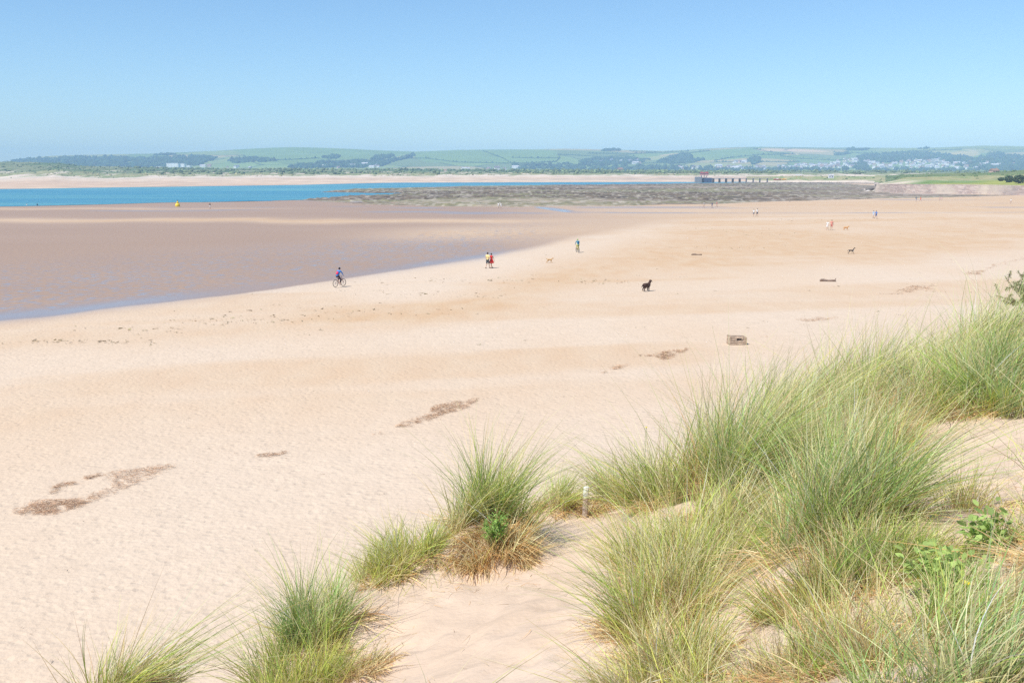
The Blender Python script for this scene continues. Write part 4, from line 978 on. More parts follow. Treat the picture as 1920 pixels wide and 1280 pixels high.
bm = bmesh.new(); boxm(bm, -3.9, -.1, -2, 2, 2.4, 4.1); boxm(bm, .1, 3.9, -2, 2, 2.4, 4.1); obj("cabin", bm, pinkw, e, False)
for s in (-1, 1):
    bm = bmesh.new(); q = [bm.verts.new(p) for p in ((-2.2,-2.3,4.12),(2.2,-2.3,4.12),(2.2,2.3,4.12),(-2.2,2.3,4.12),(-s*.9,0,5.7),(s*1.2,0,5.9))]
    a_, b_ = (4, 5) if s > 0 else (5, 4)
    for f in ((0,1,b_,a_),(1,2,b_),(2,3,a_,b_),(3,0,a_),(0,3,2,1)): bm.faces.new([q[i] for i in f])
    r_ = obj("roof", bm, redr, e, False); r_.location = (s * 2.02, 0, 0)
# boats drawn up by the jetty root
redb = mat("red_hull", (.42, .11, .08), .5, .4); ora = mat("orange_canvas", (.80, .42, .06), .7, .3); whi = mat("white_paint", (.8, .8, .78), .5, .3)
def boat(px, py, d, L_, col, label, mast=True, cover=None):
    x, y, z = at_depth(px, py, d); e = empty("boat", (x, y, z)); tag(e, label, "boat")
    bm = bmesh.new(); n = 14; rings = []
    for i in range(n):
        t_ = i / (n - 1); xx = (t_ - .5) * L_; wd_ = L_ * .17 * (math.sin(math.pi * min(1, t_ * .75 + .25)) ** .6) * (1 if t_ < .98 else .1); sheer = .16 * L_ + .04 * L_ * (2 * t_ - 1) ** 2
        rings.append([bm.verts.new((xx, yy * wd_, zz * sheer)) for yy, zz in ((-1, 1), (-.85, .45), (-.35, .05), (0, 0), (.35, .05), (.85, .45), (1, 1), (.8, .85), (-.8, .85))])
    for a_, b_ in zip(rings[:-1], rings[1:]):
        for j in range(9): bm.faces.new((a_[j], a_[(j + 1) % 9], b_[(j + 1) % 9], b_[j]))
    bm.faces.new(rings[0]); bm.faces.new(rings[-1][::-1]); obj("hull", bm, col, e)
    bm = bmesh.new(); boxm(bm, -L_ * .15, L_ * .12, -L_ * .09, L_ * .09, L_ * .14, L_ * .27); obj("cabin", bm, cover or whi, e, False)
    if mast: bm = bmesh.new(); cone_tube(bm, (L_ * -.2, 0, L_ * .1), (L_ * -.2, 0, L_ * .62), .07, .05); obj("mast", bm, blk_, e)
boat(1457.5, 338.0, 960, 7.0, redb, "red-brown boat drawn up at the landward end of the jetty", True)
boat(1470, 337.6, 965, 5.0, ora, "orange boat just right of the red-brown boat", False, ora)
e = empty("shelter", at_depth(1497, 334.5, 950)); tag(e, "open beach shelter with a pale flat roof on four posts", "shelter")
for x in (-1.7, 1.7):
    for y in (-1, 1): bm = bmesh.new(); cone_tube(bm, (x, y, -.5), (x, y, 3), .09, .09); obj("post", bm, ora, e)
bm = bmesh.new(); boxm(bm, -2.3, 2.3, -1.5, 1.5, 3, 3.9); obj("roof", bm, M['white'], e, False)
for i, px in enumerate((1555.5, 1560.5)):
    e = empty("beach_hut", at_depth(px, 333.2, 930)); tag(e, ("left" if i == 0 else "right") + " one of two pale beach huts on the grassy bank", "hut", "two beach huts on the bank")
    bm = bmesh.new(); boxm(bm, -1.0, 1.0, -1, 1, -.5, 2.2); obj("wall", bm, M['white'], e, False)
    bm = bmesh.new(); gable(bm, -1.0, 1.0, -1, 1, 2.21, 1.0, .15, 0); obj("roof", bm, M['palroof'], e, False)
    bm = bmesh.new(); boxm(bm, -.4, .4, -1.04, -.98, 0, 1.7); obj("door", bm, darks, e, False)
e = empty("navigation_mast", at_depth(1603, 331.8, 930)); tag(e, "tall dark mast with crossbars on the green bank right of the huts", "mast")
bm = bmesh.new(); cone_tube(bm, (0, 0, -.5), (0, 0, 6.0), .14, .10); obj("pole", bm, blk_, e)
bm = bmesh.new(); boxm(bm, -.7, .7, -.06, .06, 4.6, 4.75); boxm(bm, -.45, .45, -.06, .06, 5.4, 5.55); obj("crossbar", bm, blk_, e, False)
# boulders at the end of the wall
stone = mat("boulder_stone", (.17, .15, .13), .9, .2, vary=.3, bump=.5, bscale=3); stonep = mat("pale_boulder", (.50, .45, .40), .9, .2, vary=.2)
BL = [(1612,359.5,1.0,0),(1617,358,.8,0),(1621,357.5,.9,1),(1626,357,1.1,0),(1629,355.5,1.2,0),(1633,355,1.5,0),(1637,354,1.6,0),(1641,356,1.1,0),(1645,355.5,1.3,1),(1639,360,1.0,1),(1628,360.5,1.1,1),(1606,361,.7,1),(1649,360,1.0,0),(1622,361,.8,1),(1634,352.5,.9,0),(1652,361,.9,1)]
BW = ["in the heap at the end of the sea wall", "on the sand below the heap at the wall end"]
for i, (px, py, r, p_) in enumerate(BL):
    bm = bmesh.new(); bmesh.ops.create_icosphere(bm, subdivisions=2, radius=r)
    for v in bm.verts: v.co = Vector((v.co.x * 1.3, v.co.y, v.co.z * .75)) * (1 + .5 * (fbm(v.co.x * 1.3 + i * 9, v.co.y * 1.3 + v.co.z, 5) - .5))
    o = obj("boulder", bm, stonep if p_ else stone, None, False); x, y, _ = ground_pt(px, max(py, 357.5)); z = max(0, (357.5 - py) * .27)
    o.location = (x, y, r * .3 + z)
    tag(o, ("pale" if p_ else "dark") + " boulder " + BW[p_], "boulder", ("pale" if p_ else "dark") + " boulders at the end of the sea wall")

# ================================================================== PEOPLE, DOGS, BICYCLES
def capsule(bm, p0, p1, r0, r1, n=10, m=4):
    p0, p1 = Vector(p0), Vector(p1); ax = p1 - p0
    if ax.length < 1e-6: ax = Vector((0, 0, 1e-4)); p1 = p0 + ax
    a = ax.normalized(); e1 = a.orthogonal().normalized(); e2 = a.cross(e1); rings = []
    for c, r, lo, hi in ((p0, r0, -90, 0), (p1, r1, 0, 90)):
        for k in range(m):
            ang = math.radians(lo + (hi - lo) * (k + (.5 if lo < 0 else .5)) / m) if True else 0
            rings.append((c + a * math.sin(ang) * r, math.cos(ang) * r))
    R_ = [[bm.verts.new(c + (e1 * math.cos(2 * math.pi * i / n) + e2 * math.sin(2 * math.pi * i / n)) * r) for i in range(n)] for c, r in rings]
    for x_, y_ in zip(R_[:-1], R_[1:]):
        for i in range(n): bm.faces.new((x_[i], x_[(i + 1) % n], y_[(i + 1) % n], y_[i]))
    bm.faces.new(R_[0][::-1]); bm.faces.new(R_[-1])
def fused(name, caps, mt, parent, vox=.018, extra=None):
    bm = bmesh.new()
    for c in caps: capsule(bm, *c)
    me = bpy.data.meshes.new("tmp"); bm.to_mesh(me); bm.free()
    o = bpy.data.objects.new("tmp", me); C.objects.link(o)
    md = o.modifiers.new("r", 'REMESH'); md.mode = 'VOXEL'; md.voxel_size = vox
    sm = o.modifiers.new("s", 'SMOOTH'); sm.iterations = 3; sm.factor = .5
    dg = bpy.context.evaluated_depsgraph_get(); me2 = bpy.data.meshes.new_from_object(o.evaluated_get(dg)); bpy.data.objects.remove(o)
    if extra:
        bm = bmesh.new(); bm.from_mesh(me2)
        for c in extra: capsule(bm, *c, n=6, m=2)
        bm.to_mesh(me2); bm.free()
    me2.name = name
    return link(name, me2, mt, parent)
MC = {}
def cm(col, rough=.85):
    k = tuple(col)
    if k not in MC: MC[k] = mat("cloth", col, rough, .2, vary=.08, scale=8)
    return MC[k]
skin = mat("skin", (.50, .30, .20), .6, .3, vary=.05)
def hand_caps(wr, dirv, side):
    wr = Vector(wr); d = Vector(dirv).normalized(); s = Vector((side, 0, 0)); s = (s - d * s.dot(d)).normalized(); f_ = d.cross(s)
    caps = [(wr, wr + d * .07, .022, .030)]; ex = []
    for k, (o_, l) in enumerate(((-.027, .062), (-.009, .074), (.009, .070), (.026, .055))):
        b0 = wr + d * .085 + f_ * o_; b1 = b0 + d * l * .55 + s * -.006; b2 = b1 + d * l * .4 - s * .018
        ex.append((b0 - d * .02, b1, .0095, .009)); ex.append((b1, b2, .009, .0075))
    ex.append((wr + d * .03 + f_ * -.02, wr + d * .065 + f_ * -.055, .011, .009))
    return caps, ex
def person(px, py, H, face, label, top, bottom, hair, pose='walk', style='shorts', phase=1, grp=None, name="person", loc=None, bag=None, hairlong=False, sleeve=True, topless=False):
    s = H / 1.7; x, y, z = ground_pt(px, py) if loc is None else loc
    e = empty("person", (x, y, z + .01), math.radians(face)); e.scale = (s, s, s); tag(e, label, "person", grp)
    ph = phase
    if pose == 'walk':
        kn = [(.095, .12 * ph, .49), (-.095, -.04 * ph, .48)]; an = [(.10, .24 * ph, .085), (-.10, -.30 * ph, .12 if ph > 0 else .085)]
        el = [(.24, -.12 * ph, 1.12), (-.24, .08 * ph, 1.12)]; wr = [(.26, -.16 * ph, .89), (-.26, .20 * ph, .90)]
    else:
        kn = [(.10, .02, .49), (-.10, .0, .49)]; an = [(.12, .0, .085), (-.12, .02, .085)]
        el = [(.25, -.03, 1.12), (-.25, -.02, 1.12)]; wr = [(.27, .05, .88), (-.27, .04, .88)]
    hip = [(.09, 0, .90), (-.09, 0, .90)]; sh = [(.18, 0, 1.39), (-.18, 0, 1.39)]
    caps = [((0, 0, .93), (0, .01, 1.12), .125, .115), ((0, .01, 1.12), (0, 0, 1.30), .115, .135), ((-.12, 0, 1.37), (.12, 0, 1.37), .075, .075),
            ((0, -.005, 1.40), (0, .01, 1.52), .05, .048), ((0, .012, 1.585), (0, .005, 1.615), .082, .088), ((0, .07, 1.54), (0, .04, 1.56), .035, .05), ((0, .095, 1.585), (0, .10, 1.575), .014, .016),
            ((.085, .0, 1.59), (.088, 0, 1.60), .016, .016), ((-.085, .0, 1.59), (-.088, 0, 1.60), .016, .016)]
    ex = []
    for i in (0, 1):
        caps += [(hip[i], kn[i], .088, .055), (kn[i], an[i], .052, .036), (an[i], (an[i][0], an[i][1] + .16, an[i][2] - .045), .04, .03), (sh[i], el[i], .048, .036), (el[i], wr[i], .036, .024)]
        dv = Vector(wr[i]) - Vector(el[i]); hc, hx_ = hand_caps(wr[i], dv, 1 if i == 0 else -1); caps += hc; ex += hx_
    fused("body", caps, skin, e, .016, ex)
    for i in (0, 1):
        fused("shoe", [((an[i][0], an[i][1] - .02, an[i][2] - .03), (an[i][0], an[i][1] + .17, an[i][2] - .05), .05, .042)], cm((.12, .10, .09)), e, .016)
    hc = [((0, -.02, 1.62), (0, -.01, 1.64), .098, .092)]
    if hairlong: hc.append(((0, -.06, 1.60), (0, -.08, 1.42), .07, .04))
    fused("hair", hc, cm(hair), e, .016)
    if not topless:
        tc_ = [((0, 0, .97), (0, .01, 1.12), .135, .13), ((0, .01, 1.12), (0, 0, 1.30), .13, .150), ((-.12, 0, 1.375), (.12, 0, 1.375), .085, .085)]
        if sleeve:
            for i in (0, 1): tc_.append((sh[i], tuple(lerp(np.array(sh[i]), np.array(el[i]), .75)), .062, .055))
        fused("shirt" if style != 'dress' else "dress_top", tc_, cm(top), e, .018)
    if style == 'dress':
        bm = bmesh.new(); rr_ = []
        for zz, r in ((1.08, .14), (.95, .18), (.78, .24), (.60, .30)):
            rr_.append([bm.verts.new((math.cos(a) * r * (1 + .09 * math.sin(3 * a)), math.sin(a) * r * .9, zz + .02 * math.sin(5 * a))) for a in np.linspace(0, 2 * math.pi, 20, endpoint=False)])
        for a_, b_ in zip(rr_[:-1], rr_[1:]):
            for i in range(20): bm.faces.new((a_[i], a_[(i + 1) % 20], b_[(i + 1) % 20], b_[i]))
        obj("skirt", bm, cm(bottom), e)
    else:
        f_ = {'shorts': .75, 'trunks': .45, 'trousers': 1.0}[style]
        bc = [((-.05, 0, .92), (.05, 0, .92), .125, .125)]
        for i in (0, 1):
            bc.append((hip[i], tuple(lerp(np.array(hip[i]), np.array(kn[i]), f_)), .105, .085))
            if f_ == 1.0: bc.append((kn[i], tuple(lerp(np.array(kn[i]), np.array(an[i]), .9)), .075, .058))
        fused({'shorts': "shorts", 'trunks': "shorts", 'trousers': "trousers"}[style], bc, cm(bottom), e, .018)
    if bag:
        fused("backpack", [((-.07, -.20, 1.12), (-.07, -.19, 1.34), .085, .07), ((.07, -.20, 1.12), (.07, -.19, 1.34), .085, .07)], cm(bag), e, .02)
    return e
W = (.78, .77, .74); NAVY = (.03, .06, .18); BR = (.07, .045, .03)
person(914.5, 503.5, 1.76, -25, "person in a yellow-cream T-shirt and dark shorts beside the one in red", (.85, .66, .30), (.06, .07, .08), BR, grp="couple walking at the edge of the wet sand")
person(921.5, 503, 1.64, -35, "person in a flared bright red dress at the edge of the wet sand", (.62, .03, .03), (.66, .04, .03), BR, style='dress', phase=-1, sleeve=False, grp="couple walking at the edge of the wet sand")
person(1551, 430.8, 1.60, 150, "person dressed all in white beside the person in pink", W, W, (.40, .30, .18), style='shorts', grp="pair near the golden dog")
person(1559, 431, 1.80, 165, "tanned person in coral pink beside the golden dog", (.68, .26, .20), (.66, .25, .20), BR, style='shorts', phase=-1, grp="pair near the golden dog")
person(1413, 405.8, 1.72, 10, "left walker of the white-topped pair beside the shallow stream", W, (.25, .25, .28), BR, grp="white-topped pair by the stream")
person(1419.5, 405.6, 1.78, 10, "right walker of the white-topped pair by the stream, in darker shorts", W, (.08, .09, .12), BR, phase=-1, grp="white-topped pair by the stream")
person(1637.5, 408.6, 1.66, 20, "person in a pale blue top left of the person in deep blue", (.45, .62, .82), (.62, .66, .72), BR, grp="pair in blue by the stream")
person(1642.3, 409.6, 1.74, 20, "person in a deep blue top with a blue backpack", (.06, .16, .50), (.07, .14, .36), BR, phase=-1, bag=(.10, .26, .66), grp="pair in blue by the stream")
person(1320, 389.4, 1.78, 60, "pale-shirted person on the left of the three below the rocks", (.62, .60, .56), (.50, .40, .30), BR, grp="three people below the rocks")
person(1335, 389.9, 1.60, -80, "person in navy in the middle of the three below the rocks", NAVY, (.05, .08, .16), BR, phase=-1, grp="three people below the rocks")
person(1344, 388.2, 1.60, 90, "red-topped person on the right of the three below the rocks", (.60, .12, .12), (.5, .4, .34), BR, grp="three people below the rocks")
person(1717.5, 378.4, 1.72, 0, "person in a dark top beside the red one below the sea wall", (.10, .13, .17), (.55, .55, .55), BR, grp="pair below the sea wall")
person(1726, 377.6, 1.66, 30, "person in red below the sea wall", (.72, .12, .06), (.70, .15, .08), BR, phase=-1, grp="pair below the sea wall")
person(1762, 376.2, 1.55, 40, "small pale person sitting out right of the red one", (.72, .55, .50), (.6, .5, .5), BR, pose='stand', grp="pale pair below the sea wall")
person(1765.5, 376.0, 1.40, -30, "child-sized pale person beside the small pale one", (.66, .40, .38), (.6, .5, .5), BR, pose='stand', grp="pale pair below the sea wall")
bpy.data.objects["person.013"]["label"] = "taller pale person of the two right of the red walker below the wall"
person(1895, 381.6, 1.60, 0, "lone pale person on the open sand at the far right", (.78, .76, .74), (.5, .4, .35), BR, grp=None)
person(934.5, 391.0, 1.72, -10, "left walker of the white pair in front of the dark rocks", W, W, BR, grp="white pair in front of the rocks")
person(939.5, 391.2, 1.62, -10, "right walker of the white pair before the rocks, slightly shorter", W, (.60, .58, .55), BR, phase=-1, grp="white pair in front of the rocks")
person(394, 391.6, 1.70, 180, "lone dark-topped person near the water right of the yellow buoy", (.14, .12, .12), W, BR, pose='stand')
person(1555.2, 343.0, 1.70, 90, "left of two dark figures on the sand below the huts", (.08, .08, .09), (.06, .06, .07), BR, pose='stand', loc=ground_pt(1555.2, 344), grp="two dark figures below the huts")
person(1558, 343.0, 1.60, -90, "right of two dark figures on the sand below the huts", (.09, .07, .07), (.06, .06, .07), BR, pose='stand', loc=ground_pt(1558, 344), grp="two dark figures below the huts")
for px, c_, lb in ((33, (.62, .62, .60), "pale swimmer standing deep in the river at the far left"), (53, (.05, .07, .12), "dark swimmer standing deep in the river right of the pale one")):
    p_ = ground_pt(px, 386.2); person(px, 386, 1.7, 0, lb, c_, NAVY, BR, pose='stand', loc=(p_[0], p_[1] + 6, -1.1), grp="two swimmers at the far left")

def bicycle(x, y, face, fcol, label, tyrec=(.05, .05, .05)):
    e = empty("bicycle", (x, y, .01), math.radians(face)); tag(e, label, "bicycle")     # forward = +Y
    fm_ = mat("frame_paint", fcol, .4, .5, vary=.03); ty = mat("tyre_rubber", tyrec, .8, .2); st = mat("bike_steel", (.45, .45, .47), .35, .5, metal=.6)
    for yy in (-.52, .54):
        bm = bmesh.new(); n, m = 36, 8; rg_ = []
        for i in range(n):
            a = 2 * math.pi * i / n; cy_, cz_ = math.cos(a), math.sin(a)
            rg_.append([bm.verts.new((.026 * math.sin(2 * math.pi * k / m), yy + cy_ * (.325 + .024 * math.cos(2 * math.pi * k / m)), .35 + cz_ * (.325 + .024 * math.cos(2 * math.pi * k / m)))) for k in range(m)])
        for i in range(n):
            for k in range(m): bm.faces.new((rg_[i][k], rg_[i][(k + 1) % m], rg_[(i + 1) % n][(k + 1) % m], rg_[(i + 1) % n][k]))
        wl_ = obj("wheel", bm, ty, e)
        bm = bmesh.new()
        for i in range(16):
            a = 2 * math.pi * i / 16; cone_tube(bm, (0, yy, .35), (0, yy + math.cos(a) * .305, .35 + math.sin(a) * .305), .004, .003, 4)
        cone_tube(bm, (-.05, yy, .35), (.05, yy, .35), .02, .02); obj("spokes", bm, st, wl_, False)
    bm = bmesh.new()
    for p, q, r in (((0,-.06,.30),(0,-.20,.80),.017),((0,-.06,.30),(0,.36,.74),.019),((0,-.19,.76),(0,.34,.84),.016),((0,-.52,.35),(0,-.06,.30),.011),((0,-.52,.35),(0,-.19,.76),.010),((0,.33,.90),(0,.40,.68),.018),((.03,.40,.68),(.05,.54,.35),.012),((-.03,.40,.68),(-.05,.54,.35),.012)):
        cone_tube(bm, p, q, r, r, 8)
    obj("frame", bm, fm_, e)
    bm = bmesh.new(); cone_tube(bm, (-.29, .30, 1.0), (.29, .30, 1.0), .013, .013); cone_tube(bm, (0, .33, .88), (0, .31, 1.0), .014, .014); obj("handlebar", bm, st, e)
    bm = bmesh.new(); cone_tube(bm, (0, -.20, .79), (0, -.22, .90), .013, .013); capsule(bm, (0, -.34, .93), (0, -.10, .93), .065, .022); obj("saddle", bm, ty, e)
    bm = bmesh.new(); cone_tube(bm, (.06, -.06, .30), (.08, -.06, .14), .01, .01); cone_tube(bm, (-.06, -.06, .30), (-.08, -.06, .46), .01, .01); boxm(bm, .08, .17, -.10, -.02, .12, .145); boxm(bm, -.17, -.08, -.10, -.02, .455, .48); obj("crank", bm, st, e, False)
def rider(x, y, face, top, bag, bottom, hat, label):
    e = empty("person", (x, y, .01), math.radians(face)); tag(e, label, "person")
    hip = [(.09, -.22, 1.0), (-.09, -.22, 1.0)]; kn = [(.10, .10, .66), (-.10, .16, .86)]; an = [(.12, -.06, .24), (-.12, -.06, .56)]
    sh = [(.18, .0, 1.46), (-.18, .0, 1.46)]; el = [(.25, .16, 1.24), (-.25, .16, 1.24)]; wr = [(.25, .27, 1.06), (-.25, .27, 1.06)]
    caps = [((0, -.22, 1.02), (0, -.12, 1.22), .13, .12), ((0, -.12, 1.22), (0, -.02, 1.38), .12, .135), ((-.12, 0, 1.44), (.12, 0, 1.44), .075, .075), ((0, .02, 1.48), (0, .06, 1.57), .05, .048), ((0, .08, 1.64), (0, .075, 1.67), .085, .09), ((0, .165, 1.63), (0, .17, 1.62), .014, .016)]
    ex = []
    for i in (0, 1):
        caps += [(hip[i], kn[i], .09, .058), (kn[i], an[i], .055, .038), (an[i], (an[i][0], an[i][1] + .15, an[i][2] - .05), .04, .03), (sh[i], el[i], .05, .038), (el[i], wr[i], .036, .025)]
        hc, hx_ = hand_caps(wr[i], (0, .6, -.5), 1 if i == 0 else -1); caps += hc; ex += hx_
    fused("body", caps, skin, e, .016, ex)
    tc_ = [((0, -.22, 1.06), (0, -.12, 1.22), .14, .135), ((0, -.12, 1.22), (0, -.02, 1.38), .135, .15), ((-.12, 0, 1.445), (.12, 0, 1.445), .085, .085)]
    for i in (0, 1): tc_ += [(sh[i], el[i], .062, .05), (el[i], tuple(lerp(np.array(el[i]), np.array(wr[i]), .8)), .048, .04)]
    fused("jacket", tc_, cm(top), e, .018)
    bc = [((-.05, -.22, 1.0), (.05, -.22, 1.0), .13, .13)]
    for i in (0, 1): bc += [(hip[i], kn[i], .105, .075), (kn[i], tuple(lerp(np.array(kn[i]), np.array(an[i]), .5)), .07, .055)]
    fused("trousers", bc, cm(bottom), e, .018)
    fused("helmet", [((0, .06, 1.68), (0, .08, 1.70), .105, .098)], cm(hat), e, .016)
    fused("backpack", [((-.05, -.30, 1.22), (-.05, -.20, 1.38), .075, .065), ((.05, -.30, 1.22), (.05, -.20, 1.38), .075, .065)], cm(bag), e, .02)
x, y, _ = ground_pt(636.5, 537.5)
bicycle(x, y, -33, (.30, .06, .05), "dark red bicycle ridden along the edge of the wet sand"); rider(x, y, -33, (.03, .22, .60), (.62, .05, .12), (.05, .03, .05), (.03, .03, .04), "person in a blue jacket with a red backpack riding a bicycle")
x, y, _ = ground_pt(1083, 473.2)
bicycle(x, y, 12, (.62, .60, .05), "yellow bicycle ridden away near the small golden dog"); rider(x, y, 12, (.06, .28, .36), (.03, .07, .16), (.50, .50, .10), (.30, .42, .20), "person in a teal top riding the yellow bicycle")

def dog(px, py, H, face, col, label, run=False, headup=.0, curl=False, shaggy=1.0, white=None):
    x, y, _ = ground_pt(px, py); s = H / .62; e = empty("dog", (x, y, .005), math.radians(face)); e.scale = (s,) * 3; tag(e, label, "dog")
    k = shaggy; c = [((0, .22, .46), (0, .05, .46), .115 * k, .11 * k), ((0, .05, .46), (0, -.26, .49), .11 * k, .085 * k), ((0, .28, .52), (0, .42, .64 + headup), .08 * k, .062 * k), ((0, .43, .68 + headup), (0, .50, .67 + headup), .066 * k, .06 * k),
          ((0, .52, .655 + headup), (0, .61, .64 + headup), .036, .026), ((.05, .43, .72 + headup), (.065, .42, .64 + headup), .02, .026), ((-.05, .43, .72 + headup), (-.065, .42, .64 + headup), .02, .026)]
    for sx in (1, -1):
        f = (.16 if sx > 0 else -.04) if run else .0; b_ = (-.16 if sx > 0 else .02) if run else 0
        c += [((.07 * sx, .22, .42), (.07 * sx, .20 + f * .5, .24), .055 * k, .034 * k), ((.07 * sx, .20 + f * .5, .24), (.07 * sx, .21 + f, .05), .032 * k, .024 * k), ((.07 * sx, .21 + f, .03), (.07 * sx, .25 + f, .025), .028, .024),
              ((.07 * sx, -.24, .46), (.08 * sx, -.18 + b_ * .4, .30), .08 * k, .05 * k), ((.08 * sx, -.18 + b_ * .4, .30), (.08 * sx, -.34 + b_ * .8, .19), .042 * k, .028 * k), ((.08 * sx, -.34 + b_ * .8, .19), (.08 * sx, -.31 + b_, .05), .027 * k, .024 * k), ((.08 * sx, -.31 + b_, .03), (.08 * sx, -.26 + b_, .025), .028, .024)]
    t_ = [((0, -.32, .53), (0, -.44, .56 if curl else .46), .035 * k, .03 * k), ((0, -.44, .56 if curl else .46), (0, -.56, .72 if curl else .34), .034 * k, .018 * k)]
    fused("body", c + t_, cm(col, .9), e, .014)
    if white: fused("chest_patch", [((0, .32, .44), (0, .36, .54), .065, .05)], cm(white), e, .014)
dog(1030.5, 492.8, .50, -95, (.50, .30, .12), "small golden dog running beside the wet sand edge", run=True, curl=True)
dog(1212, 545.5, .72, -48, (.075, .040, .028), "large dark brown shaggy dog standing alone on the sand", shaggy=1.5, headup=.07)
dog(1586, 431.3, .62, -105, (.55, .27, .08), "golden orange dog beside the tanned person", run=True, shaggy=1.15)
dog(1595.5, 475.8, .58, -85, (.035, .03, .035), "slim black dog with head held up", run=True, headup=.12, shaggy=.85, white=(.6, .58, .55))
# gull
x, y, _ = ground_pt(1481, 379.6); e = empty("gull", (x, y, .01), 1.0); tag(e, "small dark bird standing on the sand before the rocks", "bird")
fused("body", [((0, .12, .26), (0, -.18, .24), .09, .05), ((0, .15, .30), (0, .20, .40), .05, .045), ((0, .24, .40), (0, .31, .39), .015, .008), ((.03, 0, .2), (.03, 0, .01), .012, .012), ((-.03, 0, .2), (-.03, 0, .01), .012, .012)], cm((.25, .25, .26)), e, .012)
# yellow buoy
x, y, _ = ground_pt(333, 387.2); e = empty("buoy", (x, y, 0)); e.rotation_euler = (.08, .06, 0); tag(e, "yellow conical buoy stranded at the water's edge", "buoy")
yel = mat("buoy_yellow", (.80, .58, .04), .5, .4, vary=.1)
bm = bmesh.new(); capsule(bm, (0, 0, .28), (0, 0, .42), .72, .70, 20, 5); obj("float", bm, yel, e)
bm = bmesh.new(); cone_tube(bm, (0, 0, .9), (0, 0, 1.75), .42, .10, 14); obj("tower", bm, yel, e)
bm = bmesh.new(); cone_tube(bm, (0, 0, 1.76), (0, 0, 1.95), .16, .16, 10); obj("lantern", bm, blk_, e)

# ================================================================== DRIFTWOOD, CRATE, POST
wood = mat("grey_driftwood", (.50, .38, .28), .9, .15, vary=.35, scale=9, bump=.5, bscale=18); woodd = mat("dark_driftwood", (.24, .17, .13), .9, .15, vary=.3, scale=7, bump=.5, bscale=15)
def log(px, py, L_, r, face, mt, label, stub=True):
    x, y, _ = ground_pt(px, py); bm = bmesh.new(); n = 18; prev = None; m = 12
    for i in range(n + 1):
        t_ = i / n; rad = r * (1 - .3 * t_) * (1 + .18 * math.sin(9 * t_ + px)) * (.75 if i in (0, n) else 1)
        c_ = Vector(((t_ - .5) * L_, .04 * math.sin(5 * t_), rad * .8))
        ring_ = [bm.verts.new(c_ + Vector((0, math.cos(a), math.sin(a))) * rad * (1 + .12 * math.sin(3 * a + t_ * 7))) for a in np.linspace(0, 2 * math.pi, m, endpoint=False)]
        if prev:
            for k in range(m): bm.faces.new((prev[k], prev[(k + 1) % m], ring_[(k + 1) % m], ring_[k]))
        else: bm.faces.new(ring_)
        prev = ring_
    bm.faces.new(prev[::-1])
    o = obj("driftwood_log", bm, mt); o.location = (x, y, 0); o.rotation_euler = (0, 0, math.radians(face)); tag(o, label, "log")
    if stub: bm = bmesh.new(); cone_tube(bm, (L_ * .42, 0, r * .7), (L_ * .52, .1, r * 2.4), r * .5, r * .25, 7); obj("branch_stub", bm, mt, o)
log(1552, 527.5, 1.5, .125, -6, woodd, "thick grey-brown driftwood log lying right of the big brown dog")
log(1306, 478.2, 1.35, .10, 6, woodd, "dark thin driftwood lying far out behind the brown dog", False)
# weathered crate: frame, planks and ends
x, y, _ = ground_pt(1382.5, 645.5); e = empty("crate", (x, y + .2, 0), math.radians(4)); tag(e, "weathered broken wooden crate lying alone on the pale sand", "crate")
cw, cd_, ch = 1.02, .52, .48
for sx in (-1, 1):
    for sy in (-1, 1):
        bm = bmesh.new(); boxm(bm, sx * cw/2 - .04, sx * cw/2 + .04, sy * cd_/2 - .04, sy * cd_/2 + .04, -.03, ch + (.05 if sx < 0 else -.02)); obj("corner_post", bm, wood, e, False)
for sy in (-1, 1):
    for k, z in enumerate((.06, .19, .32, .44)):
        if sy < 0 and k == 2: 
            bm = bmesh.new(); boxm(bm, -cw/2 + .05, -.08, sy * cd_/2 - .025, sy * cd_/2 + .02, z - .05, z + .05); obj("broken_slat", bm, wood, e, False); continue
        bm = bmesh.new(); boxm(bm, -cw/2 + .042, cw/2 - .042, sy * cd_/2 - .022 + .003 * k, sy * cd_/2 + .02, z - .052, z + .052); o = obj("slat", bm, wood, e, False); o.rotation_euler = (0, math.radians((k - 1.5) * .8), 0)
for sx in (-1, 1):
    bm = bmesh.new(); boxm(bm, sx * cw/2 - .018, sx * cw/2 + .018, -cd_/2 + .05, cd_/2 - .05, .02, ch - .03); obj("end_board", bm, wood, e, False)
bm = bmesh.new(); boxm(bm, -cw/2 + .06, cw/2 - .25, -cd_/2 + .05, cd_/2 - .05, ch - .09, ch - .045); obj("lid_board", bm, wood, e, False)
fused("sand_and_rope_fill", [((-.3, 0, .15), (.25, .05, .16), .17, .18), ((-.22, -.2, .3), (-.1, -.22, .2), .07, .05), ((.25, -.22, .18), (.4, -.2, .1), .06, .05)], cm((.42, .31, .22)), e, .02)
# white topped post in the dune gap
pd = 9.3; x = float(azk(1105) * pd); z = float(dune_z(x, pd)); e = empty("wooden_post", (x, pd, z)); e.rotation_euler = (0, math.radians(2), 0); tag(e, "weathered post with a white painted top between the tufts", "post")
bm = bmesh.new(); cone_tube(bm, (0, 0, -.2), (0, 0, .20), .030, .028, 10); obj("shaft", bm, mat("weathered_post", (.48, .38, .31), .9, .1, vary=.2, bump=.4), e, False)
bm = bmesh.new(); cone_tube(bm, (0, 0, .201), (0, 0, .305), .029, .027, 10); obj("painted_top", bm, whi, e, False)

